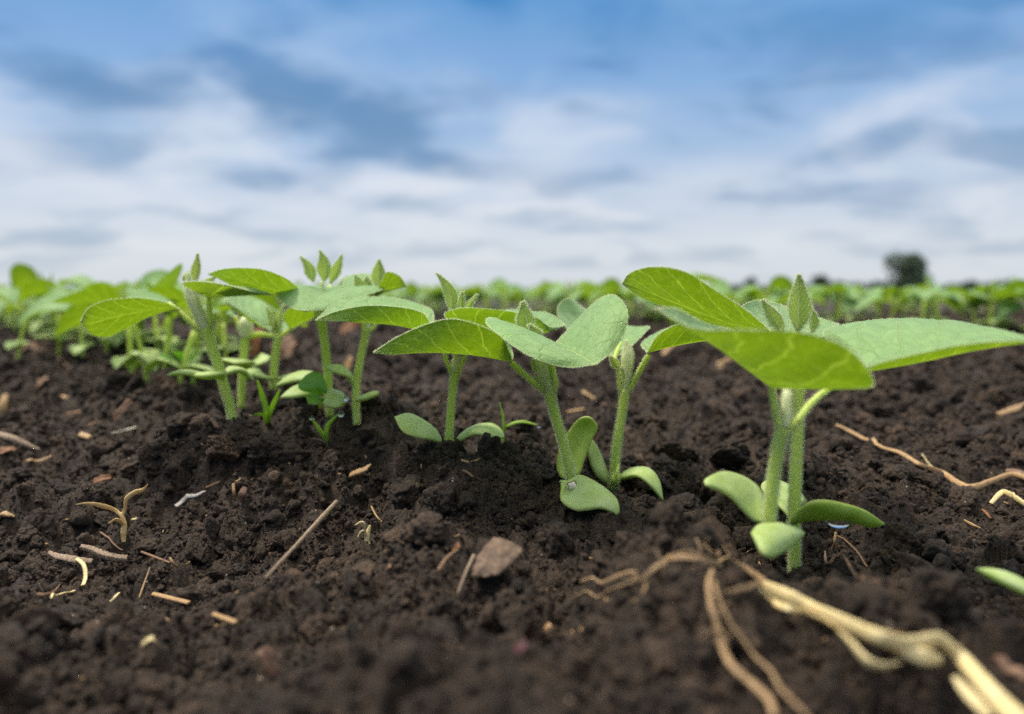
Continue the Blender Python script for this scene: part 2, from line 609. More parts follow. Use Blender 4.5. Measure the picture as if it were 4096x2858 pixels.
def build_clods():
    classes = [  # name, label, r range, y range, half angle, count/m2, subdiv, seeds
        ('fine_soil_crumbs', .00035, .0007, .085, .34, 600000, 2, 8),
        ('soil_crumbs', .0007, .0015, .08, .55, 220000, 3, 10),
        ('small_soil_clods', .0015, .0032, .075, 1.0, 52000, 4, 10),
        ('soil_clods', .0032, .0065, .115, 1.6, 8200, 5, 8),
        ('large_soil_clods',   .0065, .0105, .15, 2.4, 520, 6, 6)]
    for ci, (name, r0, r1, y0, y1, dens, sub, ns) in enumerate(classes):
        r = np.random.default_rng(210 + ci)
        coll = bpy.data.collections.new(name + '_kinds')
        for k in range(ns):
            coll.objects.link(bpy.data.objects.new('soil_crumb', clod_mesh(100 * sub + k + int(r0 * 1e6), sub, k % 2)))
        half = .95
        area = half * (y1 * y1 - y0 * y0)
        n = int(area * dens)
        y = np.sqrt(r.uniform(y0 * y0, y1 * y1, n))
        x = r.uniform(-half, half, n) * y
        dn = fbm(x * 45, y * 45, 3, s=int(r0 * 1e5)) + .5
        e = np.maximum(.004, y * .01)
        slope = np.hypot(base_z(x + e, y) - base_z(x - e, y), base_z(x, y + e) - base_z(x, y - e)) / (2 * e)
        keep = r.uniform(size=n) < np.clip((.1 + 1.8 * (dn - .2)) * (.8 + 2.2 * slope), .04, 1)
        x, y = x[keep], y[keep]
        n = len(x)
        rad = r0 * (r1 / r0) ** (r.uniform(size=n) ** 1.4)
        z = ground_z(x, y) + rad * r.uniform(-.30, .45, n)
        ok = np.ones(n, bool)
        for q in KEEP:
            ok &= (x - q[0]) ** 2 + (y - q[1]) ** 2 + (z - q[2]) ** 2 > (rad * 1.05 + q[3]) ** 2
        x, y, z, rad = x[ok], y[ok], z[ok], rad[ok]
        n = len(x)
        me = bpy.data.meshes.new(name)
        me.vertices.add(n)
        me.vertices.foreach_set('co', np.stack([x, y, z], -1).astype(np.float32).ravel())
        a = me.attributes.new('rot', 'FLOAT_VECTOR', 'POINT')
        a.data.foreach_set('vector', r.uniform(0, 6.283, (n, 3)).astype(np.float32).ravel())
        a = me.attributes.new('scl', 'FLOAT_VECTOR', 'POINT')
        a.data.foreach_set('vector', (rad[:, None] * r.uniform(.75, 1.2, (n, 3))).astype(np.float32).ravel())
        a = me.attributes.new('idx', 'INT', 'POINT')
        a.data.foreach_set('value', r.integers(0, ns, n).astype(np.int32))
        o = bpy.data.objects.new(name, me)
        COL.objects.link(o)
        tag(o, 'loose dark soil crumbs strewn over the ground', None, None, 'stuff')
        md = o.modifiers.new('scatter', 'NODES')
        md.node_group = scatter_nodes(name, coll)


build_ground()

# ------------------------------------------------------------------ plant materials
def _leaf_mat(name, top, top_vein, under, under_vein, trans, trans_vein, tfac=.42, sheen=.3, rough=.55, vein_n=6.0, puck=1.0, lw=1.0):
    m = bpy.data.materials.new(name)
    m.use_nodes = True
    T = NT(m.node_tree)
    b = T.n['Principled BSDF']
    out = T.n['Material Output']
    uvn = T.node('ShaderNodeUVMap'); uvn.uv_map = 'UVMap'
    sep = T.node('ShaderNodeSeparateXYZ'); T.link(uvn.outputs[0], sep.inputs[0])
    s = T.math('MULTIPLY', T.math('SUBTRACT', sep.outputs[0], .5), 2.0)
    a = T.math('ABSOLUTE', s)
    t = sep.outputs[1]
    oi = T.node('ShaderNodeObjectInfo')
    off = T.math('MULTIPLY', oi.outputs['Random'], 20.0)
    uvv = T.xyz(s, T.math('MULTIPLY', t, 2.2), off)
    nz, nzc = T.noise(uvv, 3.0, 3, .6)
    wob = T.math('MULTIPLY', T.math('SUBTRACT', nz, .5), .10)
    # side veins leave the midrib at an angle and bend towards the tip; two run up from the base
    side = T.math('MULTIPLY', T.math('GREATER_THAN', s, 0.0), .45)
    q = T.math('ADD', T.math('MULTIPLY', T.math('SUBTRACT', T.math('ADD', t, wob), T.math('MULTIPLY', T.math('POWER', a, .85), .34)), vein_n), side)
    fr = T.math('ABSOLUTE', T.math('SUBTRACT', T.math('FRACT', q), .5))
    lat = T.math('SUBTRACT', 1.0, T.smooth(fr, .006 * lw, .05 * lw))
    mid = T.math('SUBTRACT', 1.0, T.smooth(a, .008 * lw, .035 * lw))
    def net(scale, w0, w1):
        v = T.node('ShaderNodeTexVoronoi')
        v.feature = 'DISTANCE_TO_EDGE'
        T.put(v.inputs['Vector'], T.vmath('ADD', uvv, T.vmath('MULTIPLY', nzc, (.14, .14, 0))))
        v.inputs['Scale'].default_value = scale
        return T.math('SUBTRACT', 1.0, T.smooth(v.outputs['Distance'], w0, w1)), v.outputs['Distance']
    n1, d1 = net(5.0, .004, .030)
    n2, d2 = net(13.0, .006, .06)
    vein = T.math('MAXIMUM', T.math('MAXIMUM', mid, T.math('MULTIPLY', lat, 1.0)), T.math('MAXIMUM', T.math('MULTIPLY', n1, .42), T.math('MULTIPLY', n2, .30)))
    coarse = T.math('MAXIMUM', mid, T.math('MAXIMUM', T.math('MULTIPLY', lat, .8), T.math('MULTIPLY', n1, .3)))
    blot, _ = T.noise(uvv, 7.0, 4, .65)
    geo = T.node('ShaderNodeNewGeometry')
    back = geo.outputs['Backfacing']
    f4 = lambda c: (c[0], c[1], c[2], 1)
    ct = T.mix(coarse, f4(top), f4(top_vein))
    ct = T.mix(T.smooth(blot, .35, .7), ct, T.mix(1.0, ct, (1.22, 1.18, 1.2, 1), 'MULTIPLY'))
    cu = T.mix(vein, f4(under), f4(under_vein))
    cu = T.mix(T.smooth(blot, .3, .7), T.mix(1.0, cu, (.82, .84, .8, 1), 'MULTIPLY'), cu)
    col = T.mix(back, ct, cu)
    tr = T.mix(vein, f4(trans), f4(trans_vein))
    tr = T.mix(T.smooth(blot, .3, .7), T.mix(1.0, tr, (.78, .84, .8, 1), 'MULTIPLY'), tr)
    T.link(col, b.inputs['Base Color'])
    b.inputs['Roughness'].default_value = rough
    b.inputs['Specular IOR Level'].default_value = .3
    b.inputs['Sheen Weight'].default_value = sheen
    b.inputs['Sheen Roughness'].default_value = .45
    b.inputs['Sheen Tint'].default_value = (.92, 1.0, .90, 1)
    fine = T.math('MULTIPLY', T.math('ADD', T.math('MULTIPLY', d1, 1.4), d2), T.math('ADD', .35, T.math('MULTIPLY', back, .65)))
    h = T.math('ADD', T.math('MULTIPLY', coarse, -1.0), fine)
    bm = T.node('ShaderNodeBump')
    bm.inputs['Strength'].default_value = .65 * puck
    bm.inputs['Distance'].default_value = .0006
    T.link(h, bm.inputs['Height'])
    T.link(bm.outputs[0], b.inputs['Normal'])
    tl = T.node('ShaderNodeBsdfTranslucent')
    T.link(tr, tl.inputs[0])
    mx = T.node('ShaderNodeMixShader')
    mx.inputs[0].default_value = tfac
    T.link(b.outputs[0], mx.inputs[1]); T.link(tl.outputs[0], mx.inputs[2])
    T.link(mx.outputs[0], out.inputs[0])
    return m


LEAF = _leaf_mat('leaf', (.28, .46, .155), (.36, .53, .16), (.12, .20, .02), (.24, .32, .05), (.215, .355, .002), (.46, .63, .04))
YOUNG = _leaf_mat('young_leaf', (.44, .57, .11), (.82, .86, .40), (.40, .52, .08), (.80, .84, .38), (.50, .66, .04), (.80, .88, .28), tfac=.40, sheen=.2, vein_n=8.0, lw=3.2)


def _plain(name, c1, c2, scale=300, rough=.5, tfac=0.0, tcol=(.3, .5, .05), spec=.4, sheen=0.0, sss=0.0, bump=.3, stretch=(1, 1, 1), dist=.0004, streak=False):
    m = bpy.data.materials.new(name)
    m.use_nodes = True
    T = NT(m.node_tree)
    b = T.n['Principled BSDF']; out = T.n['Material Output']
    tc = T.node('ShaderNodeTexCoord')
    v = T.vmath('MULTIPLY', tc.outputs['Object'], stretch)
    n, _ = T.noise(v, scale, 4, .6)
    cc = T.mix(T.smooth(n, .3, .7), c1 + (1,), c2 + (1,))
    if streak:
        uvn = T.node('ShaderNodeUVMap'); uvn.uv_map = 'UVMap'
        n, _ = T.noise(T.vmath('MULTIPLY', uvn.outputs[0], (16, 2.0, 1)), 1.0, 4, .65)
        cc = T.mix(T.smooth(n, .32, .66), c1 + (1,), c2 + (1,))
        dd, _ = T.noise(tc.outputs['Object'], 420, 4, .7)
        cc = T.mix(T.math('MULTIPLY', T.smooth(dd, .58, .72), .5), cc, lin(58, 44, 32) + (1,))
    T.link(cc, b.inputs['Base Color'])
    b.inputs['Roughness'].default_value = rough
    b.inputs['Specular IOR Level'].default_value = spec
    b.inputs['Sheen Weight'].default_value = sheen
    if sss:
        b.inputs['Subsurface Weight'].default_value = sss
        b.inputs['Subsurface Radius'].default_value = (.6, 1.0, .25)
        b.inputs['Subsurface Scale'].default_value = .0015
    if bump:
        bm = T.node('ShaderNodeBump'); bm.inputs['Strength'].default_value = bump; bm.inputs['Distance'].default_value = dist
        T.link(n, bm.inputs['Height']); T.link(bm.outputs[0], b.inputs['Normal'])
    if tfac:
        tl = T.node('ShaderNodeBsdfTranslucent'); tl.inputs[0].default_value = tcol + (1,)
        mx = T.node('ShaderNodeMixShader'); mx.inputs[0].default_value = tfac
        T.link(b.outputs[0], mx.inputs[1]); T.link(tl.outputs[0], mx.inputs[2]); T.link(mx.outputs[0], out.inputs[0])
    return m


def _cot_mat():
    m = bpy.data.materials.new('cotyledon')
    m.use_nodes = True
    T = NT(m.node_tree)
    b = T.n['Principled BSDF']
    uvn = T.node('ShaderNodeUVMap'); uvn.uv_map = 'UVMap'
    sep = T.node('ShaderNodeSeparateXYZ'); T.link(uvn.outputs[0], sep.inputs[0])
    a = T.math('ABSOLUTE', T.math('MULTIPLY', T.math('SUBTRACT', sep.outputs[0], .5), 2.0))
    rim = T.smooth(a, .84, .99)
    top = T.math('GREATER_THAN', sep.outputs[1], 1.5)       # upper face carries v + 2
    oi = T.node('ShaderNodeObjectInfo')
    tc = T.node('ShaderNodeTexCoord')
    n, _ = T.noise(tc.outputs['Object'], 260, 4, .6)
    k, _ = T.noise(tc.outputs['Object'], 900, 3, .6)
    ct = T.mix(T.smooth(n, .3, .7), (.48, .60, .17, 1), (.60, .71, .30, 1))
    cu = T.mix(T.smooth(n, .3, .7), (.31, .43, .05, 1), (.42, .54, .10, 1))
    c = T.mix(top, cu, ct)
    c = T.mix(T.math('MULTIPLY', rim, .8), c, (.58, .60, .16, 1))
    vo = T.node('ShaderNodeTexVoronoi'); T.put(vo.inputs['Vector'], tc.outputs['Object']); vo.inputs['Scale'].default_value = 260
    sp = T.node('ShaderNodeSeparateColor'); T.link(vo.outputs['Color'], sp.inputs[0])
    speck = T.math('MULTIPLY', T.math('LESS_THAN', vo.outputs['Distance'], .07), T.math('GREATER_THAN', sp.outputs[0], .86))
    c = T.mix(T.math('MULTIPLY', speck, .8), c, (.03, .025, .015, 1))
    T.link(c, b.inputs['Base Color'])
    b.inputs['Roughness'].default_value = .55
    b.inputs['Specular IOR Level'].default_value = .35
    bm = T.node('ShaderNodeBump'); bm.inputs['Strength'].default_value = .35; bm.inputs['Distance'].default_value = .0004
    T.link(T.math('ADD', n, T.math('MULTIPLY', k, .3)), bm.inputs['Height']); T.link(bm.outputs[0], b.inputs['Normal'])
    tl = T.node('ShaderNodeBsdfTranslucent'); tl.inputs[0].default_value = (.50, .70, .12, 1)
    mx = T.node('ShaderNodeMixShader'); mx.inputs[0].default_value = .28
    T.link(b.outputs[0], mx.inputs[1]); T.link(tl.outputs[0], mx.inputs[2]); T.link(mx.outputs[0], T.n['Material Output'].inputs[0])
    return m


COT = _cot_mat()
STEM = _plain('stem', (.64, .74, .09), (.78, .86, .20), 500, .5, spec=.4, sheen=.2, tfac=.35, tcol=(.70, .88, .08), stretch=(1, 1, .25))
BUD = _plain('bud', (.66, .70, .34), (.84, .84, .56), 800, .6, .25, (.7, .8, .25), sheen=.2)
FUZZ = _plain('fuzz', (.82, .88, .60), (.90, .94, .72), 300, .5, .62, (.95, .98, .72), bump=0)
GRASS = _plain('grass_blade', (.34, .50, .05), (.46, .60, .10), 300, .45, .5, (.55, .78, .06))
WEEDM = _plain('weed_leaf', (.12, .26, .03), (.17, .34, .06), 300, .45, .3, (.2, .5, .02))
STRAW = _plain('straw', lin(128, 94, 58), lin(196, 160, 110), 500, .55, 0, stretch=(1, 1, 1), bump=.5, streak=True)
PALE = _plain('pale_straw', lin(208, 180, 116), lin(246, 228, 172), 260, .45, .15, (.7, .6, .3), bump=.3, streak=True)
BARK = _plain('bark', lin(104, 84, 66), lin(176, 152, 126), 900, .8, 0, bump=.9, streak=True)
TWIG = _plain('twig', lin(92, 66, 46), lin(150, 116, 86), 900, .7, 0, bump=.6, streak=True)
ROOT = _plain('dry_root', lin(128, 100, 68), lin(190, 158, 116), 600, .7, 0, bump=.6, streak=True)
BROWN = _plain('brown_leaf', lin(104, 78, 60), lin(150, 116, 92), 700, .7, .2, (.4, .2, .08), bump=.6)
ORANGE = _plain('orange_leaf', lin(112, 72, 40), lin(156, 108, 66), 700, .6, .25, (.5, .25, .05), bump=.5)
DEADLEAF = _plain('dead_leaf', lin(80, 64, 51), lin(128, 105, 84), 700, .8, .1, (.25, .16, .08), bump=.7)
SPROUT = _plain('withered_grass', lin(196, 154, 88), lin(232, 202, 142), 500, .55, .15, (.7, .5, .2), bump=.3)
WHITE = _plain('bleached_straw', lin(176, 162, 144), lin(222, 212, 196), 700, .5, 0, bump=.4, streak=True)
PINK = _plain('pink_petal', lin(92, 52, 58), lin(128, 82, 86), 500, .6, .15, (.4, .12, .15), bump=.2)
WOUND = _plain('wound', lin(214, 200, 176), lin(236, 226, 206), 900, .7, 0, bump=.6)
SCAR = _plain('scar', lin(96, 72, 40), lin(130, 100, 58), 900, .7, 0, bump=.6)

WATER = bpy.data.materials.new('water')
WATER.use_nodes = True
_b = WATER.node_tree.nodes['Principled BSDF']
_b.inputs['Base Color'].default_value = (1, 1, 1, 1)
_b.inputs['Roughness'].default_value = 0.0
_b.inputs['IOR'].default_value = 1.33
_b.inputs['Transmission Weight'].default_value = 1.0


# ------------------------------------------------------------------ plant geometry
def spline(pts, n, closed=False):
    """Catmull-Rom through the points (uniform parameter), n samples"""
    p = np.asarray(pts, float)
    k = len(p)
    if k == 2:
        t = np.linspace(0, 1, n)[:, None]
        return p[0] * (1 - t) + p[1] * t
    e = np.concatenate([[2 * p[0] - p[1]], p, [2 * p[-1] - p[-2]]])
    s = np.linspace(0, k - 1, n)
    i = np.minimum(s.astype(int), k - 2)
    f = (s - i)[:, None]
    a, b, c, d = e[i], e[i + 1], e[i + 2], e[i + 3]
    return .5 * (2 * b + (c - a) * f + (2 * a - 5 * b + 4 * c - d) * f * f + (3 * b - a - 3 * c + d) * f ** 3)


def _unit(v):
    return v / np.maximum(np.linalg.norm(v, axis=-1, keepdims=True), 1e-12)


def tube_geo(pts, radii, n=24, sides=12, flat=1.0, rough=0.0, seed=0, up=(0, 0, 1), cap=True):
    c = spline(pts, n)
    r = spline([[q] for q in radii], n)[:, 0] if len(radii) > 1 else np.full(n, radii[0])
    t = _unit(np.gradient(c, axis=0))
    u = np.array(up, float)
    if abs(t[0] @ u) > .9: u = np.array([1.0, 0, 0])
    V = []
    a = _unit(np.cross(u, t[0])); ang = np.linspace(0, 2 * np.pi, sides, endpoint=False)
    rr = np.random.default_rng(seed)
    prof_ = rr.uniform(-1.2, 1, sides)
    nrm = []
    for i in range(n):
        a = _unit(a - t[i] * (a @ t[i]))
        b = np.cross(t[i], a)
        k = 1 + rough * (prof_ + .45 * rr.uniform(-1, 1, sides)) if rough else np.ones(sides)
        ring = np.cos(ang)[:, None] * a + np.sin(ang)[:, None] * b * flat
        V.append(c[i] + ring * (r[i] * k)[:, None])
        nrm.append(_unit(ring))
    V = np.concatenate(V); nrm = np.concatenate(nrm)
    F = []
    for i in range(n - 1):
        for j in range(sides):
            F.append((i * sides + j, i * sides + (j + 1) % sides, (i + 1) * sides + (j + 1) % sides, (i + 1) * sides + j))
    V = np.concatenate([V, c[:1], c[-1:]])
    b0, b1 = len(V) - 2, len(V) - 1
    for j in range(sides):
        F.append((b0, (j + 1) % sides, j))
        F.append((b1, (n - 1) * sides + j, (n - 1) * sides + (j + 1) % sides))
    return V, F, nrm, t, r


def hairs(P0, N0, length, width, seed, lean=None, jit=.5):
    """very thin tapering hairs rooted at P0 along N0"""
    r = np.random.default_rng(seed)
    n = len(P0)
    length = length * 1.3
    d = _unit(N0 + r.normal(size=(n, 3)) * jit + (0 if lean is None else lean))
    L = length * r.uniform(.5, 1.25, (n, 1))
    s = _unit(np.cross(d, r.normal(size=(n, 3)))) * width * .5
    s2 = _unit(np.cross(d, s)) * width * .5
    bend = r.normal(size=(n, 3)) * .12 * L
    m = P0 + d * L * .55 + bend * .4
    tip = P0 + d * L + bend
    V = np.stack([P0 - s, P0 + s, P0 + s2, m - s * .6, m + s * .6, m + s2 * .6, tip], 1).reshape(-1, 3)
    k = np.arange(n)[:, None] * 7
    F = np.concatenate([k + np.array([0, 1, 4]), k + np.array([0, 4, 3]), k + np.array([1, 2, 5]), k + np.array([1, 5, 4]),
                        k + np.array([2, 0, 3]), k + np.array([2, 3, 5]),
                        k + np.array([3, 4, 6]), k + np.array([4, 5, 6]), k + np.array([5, 3, 6])])
    return V, F


def fuzz_obj(name, P0, N0, length, seed, parent, lean=None, jit=.5, width=.000085):
    P0, N0 = np.asarray(P0), np.asarray(N0)
    V, F = hairs(P0, N0, length * .72, width, seed, lean, jit)
    o = link_mesh(name, V, F, FUZZ, parent, smooth=False)
    tag(o, kind='stuff')
    return o


def stem(pts, radii, parent, name='stem', mat=None, fuzz=0, flen=.0008, seed=1, n=30, sides=14, flat=1.0):
    V, F, nrm, t, r = tube_geo(pts, [q * .88 for q in radii], n, sides, flat)
    org = np.array(parent.location) if parent is not None else np.zeros(3)
    o = link_mesh(name, V - org, F, mat or STEM, parent)
    if fuzz:
        fuzz = int(fuzz * 1.25)
        rr = np.random.default_rng(seed)
        q = rr.uniform(0, n - 1.001, fuzz); i = q.astype(int); f = (q - i)[:, None]
        j = rr.integers(0, sides, fuzz); j2 = (j + 1) % sides; g = rr.uniform(size=(fuzz, 1))
        ring = lambda ii: V[ii * sides + j] * (1 - g) + V[ii * sides + j2] * g
        nr = nrm[i * sides + j] * (1 - g) + nrm[i * sides + j2] * g
        fuzz_obj(name + '_hairs', ring(i) * (1 - f) + ring(i + 1) * f - org, nr, flen, seed + 5, o, lean=np.array([0, 0, -.25]), jit=.3)
    return o


def blade_grid(base, rows, tip, nt=34, ns=15, cup=.10, puck=0.0, pn=6.0, fold=1.0):
    """surface through near edge, midrib and far edge given row by row"""
    N = [base] + [r[0] for r in rows] + [tip]
    M = [base] + [r[1] for r in rows] + [tip]
    F = [base] + [r[2] for r in rows] + [tip]
    # denser sampling towards both ends
    k = len(N)
    x = np.linspace(0, 1, nt)
    x = .5 - .5 * np.cos(np.pi * x) * (1 - .15 * np.sin(np.pi * x))
    def sample(pts):
        fine = spline(pts, 400)
        q = x * 399; i = np.minimum(q.astype(int), 398); f = (q - i)[:, None]
        return fine[i] * (1 - f) + fine[i + 1] * f
    N, M, F = sample(N), sample(M), sample(F)
    s = np.linspace(-1, 1, ns)
    G = np.empty((nt, ns, 3))
    for j, q in enumerate(s):
        e = F if q >= 0 else N
        G[:, j] = M + (e - M) * abs(q)
    tv = np.gradient(M, axis=0)
    nn = _unit(np.cross(tv, F - N))
    half = np.linalg.norm(F - N, axis=1) * .5
    for j, q in enumerate(s):
        a = abs(q)
        G[:, j] += nn * (cup * half * a * (1 - a) * 2)[:, None]
        if puck:
            ph = (x - a ** .85 * .34) * pn + (.45 if q > 0 else 0)
            G[:, j] += nn * (puck * half * np.abs(np.sin(np.pi * ph)) * np.sin(np.pi * min(1, a * 1.0)) * np.sin(np.pi * np.clip(x, 0, 1)))[:, None]
    return G, x, s


def grid_normals(G):
    return _unit(np.cross(np.gradient(G, axis=0), np.gradient(G, axis=1)))


def blade_obj(name, G, x, s, mat, parent, thick=0.0, flip=None, fuzz=0, flen=.0006, seed=3, edge=True, surf=0):
    org = np.array(parent.location)
    nt, ns = G.shape[:2]
    nn = grid_normals(G)
    up = nn.reshape(-1, 3)[:, 2].mean()
    f = (up < 0) if flip is None else flip
    uv = np.stack(np.broadcast_arrays(s[None, :] * .5 + .5, x[:, None]), -1)
    i = np.arange(nt * ns).reshape(nt, ns)
    Q = np.stack([i[:-1, :-1], i[1:, :-1], i[1:, 1:], i[:-1, 1:]], -1).reshape(-1, 4)
    # Q normal = d/dt x d/ds
    if f: Q = Q[:, ::-1]
    tn = nn * (-1 if f else 1)
    if thick == 0:
        o = link_mesh(name, G.reshape(-1, 3) - org, np.ascontiguousarray(Q), mat, parent, uv.reshape(-1, 2))
    else:
        prof = np.sqrt(np.clip(1 - s ** 2, 0, 1))[None, :] * np.clip(np.sin(np.pi * np.clip(x, .0, 1)) ** .4, .0, 1)[:, None] * thick * .5
        Tp = G + tn * prof[..., None]
        Bt = G - tn * prof[..., None]
        V = np.concatenate([Tp.reshape(-1, 3), Bt.reshape(-1, 3)]) - org
        uvt = uv.copy(); uvt[..., 1] += 2.0
        o = link_mesh(name, V, np.concatenate([Q, Q[:, ::-1] + nt * ns]), mat, parent, np.concatenate([uvt.reshape(-1, 2), uv.reshape(-1, 2)]))
        import bmesh
        bm = bmesh.new(); bm.from_mesh(o.data)
        bmesh.ops.remove_doubles(bm, verts=bm.verts, dist=1e-6)
        bm.to_mesh(o.data); bm.free()
        for p in o.data.polygons: p.use_smooth = True
    if fuzz:
        fuzz = int(fuzz * 2.2)
        rr = np.random.default_rng(seed)
        q = rr.uniform(.3, nt - 1.001, fuzz); a = q.astype(int); g = (q - a)[:, None]
        j = np.where(rr.uniform(size=fuzz) < .5, 0, ns - 1)
        jin = np.where(j == 0, 1, ns - 2)
        p = G[a, j] * (1 - g) + G[a + 1, j] * g
        out = _unit(G[a, j] - G[a, jin])
        P0, N0 = [p], [out + nn[a, j] * rr.uniform(-.8, .8, (fuzz, 1))]
        if surf:
            q = rr.uniform(.5, nt - 1.5, surf); a = q.astype(int); g = (q - a)[:, None]
            j = rr.integers(0, ns - 1, surf); h = rr.uniform(size=(surf, 1))
            p = (G[a, j] * (1 - h) + G[a, j + 1] * h) * (1 - g) + (G[a + 1, j] * (1 - h) + G[a + 1, j + 1] * h) * g
            sg = np.where(rr.uniform(size=(surf, 1)) < .5, -1, 1)
            P0.append(p); N0.append(nn[a, j] * sg + _unit(np.gradient(G, axis=0))[a, j] * .5)
        fuzz_obj(name + '_hairs', np.concatenate(P0) - org, np.concatenate(N0), flen, seed + 9, o, jit=.35)
    return o


def leaf(parent, V, base, rows, tip, mat=None, cup=.10, puck=.045, flip=None, fuzz=900, surf=900, flen=.0006, seed=3, name='leaf', thick=0):
    c = lambda q: V(*q)
    G, x, s = blade_grid(c(base), [[c(a) for a in r] for r in rows], c(tip), cup=cup, puck=puck, nt=46 if not thick else 30, ns=23 if not thick else 13)
    return blade_obj(name, G, x, s, mat or LEAF, parent, thick, flip, fuzz, flen, seed, surf=surf)


def simple_rows(mid, widths, up, fold=0.0, twist=0.0):
    """rows from a midrib (world points), half widths, an up hint and a fold (edges raised by fold*width)"""
    mid = np.asarray(mid, float)
    t = _unit(np.gradient(mid, axis=0))
    up = np.broadcast_to(np.asarray(up, float), mid.shape)
    side = _unit(np.cross(t, up))
    nrm = np.cross(side, t)
    rows = []
    for i in range(1, len(mid) - 1):
        w = widths[i - 1]
        rows.append([mid[i] - side[i] * w + nrm[i] * w * fold, mid[i], mid[i] + side[i] * w + nrm[i] * w * fold])
    return mid[0], rows, mid[-1]


def oval(parent, mid, w, up, thick=.0022, mat=None, fold=.15, name='cotyledon', prof=(.55, .95, 1.0, .72), fuzz=0, surf=0, nt=22, ns=11, cup=.0, flip=None, seed=4, puck=0.0, flen=.0005):
    m = spline(mid, len(prof) + 2)
    b, rows, tp = simple_rows(m, [w * p for p in prof], up, fold)
    G, x, s = blade_grid(b, rows, tp, nt=nt, ns=ns, cup=cup, puck=puck)
    return blade_obj(name, G, x, s, mat or COT, parent, thick, flip, fuzz, flen, seed, surf=surf)


def px(n, d):
    return n * d / FPX


SEED_GROUP = 'soybean seedlings of the near row'


def seedling(label, base, group=SEED_GROUP):
    for k in range(6):
        KEEP.append((base[0], base[1], base[2] - .002 + .002 * k, .0035))
    o = empty('soybean_seedling', tuple(base))
    tag(o, label, 'seedling', group)
    bpy.context.view_layer.update()
    return o


# young leaflets of the growing tip: spears, folded and hairy
def spear(parent, V, a, b, w, d, seed, fold=.5, up=(0, -1, .2), bend=0.0, fuzz=260, surf=420, flen=.0007, face=1):
    p, q = V(a[0], a[1], d), V(b[0], b[1], d + (b[2] if len(b) > 2 else 0))
    mid = [p, p * .66 + q * .34, p * .33 + q * .67, q]
    off = np.array([bend, 0, 0]) * np.linalg.norm(q - p)
    mid[1] = mid[1] + off; mid[2] = mid[2] + off
    oval(parent, mid, w * .66, up, thick=0, mat=YOUNG, fold=fold + .25, name='young_leaf', prof=(.74, 1.0, .80, .42), nt=30, ns=13, fuzz=fuzz, surf=surf // 3, seed=seed, puck=.09, flip=face < 0, flen=flen * 1.25)


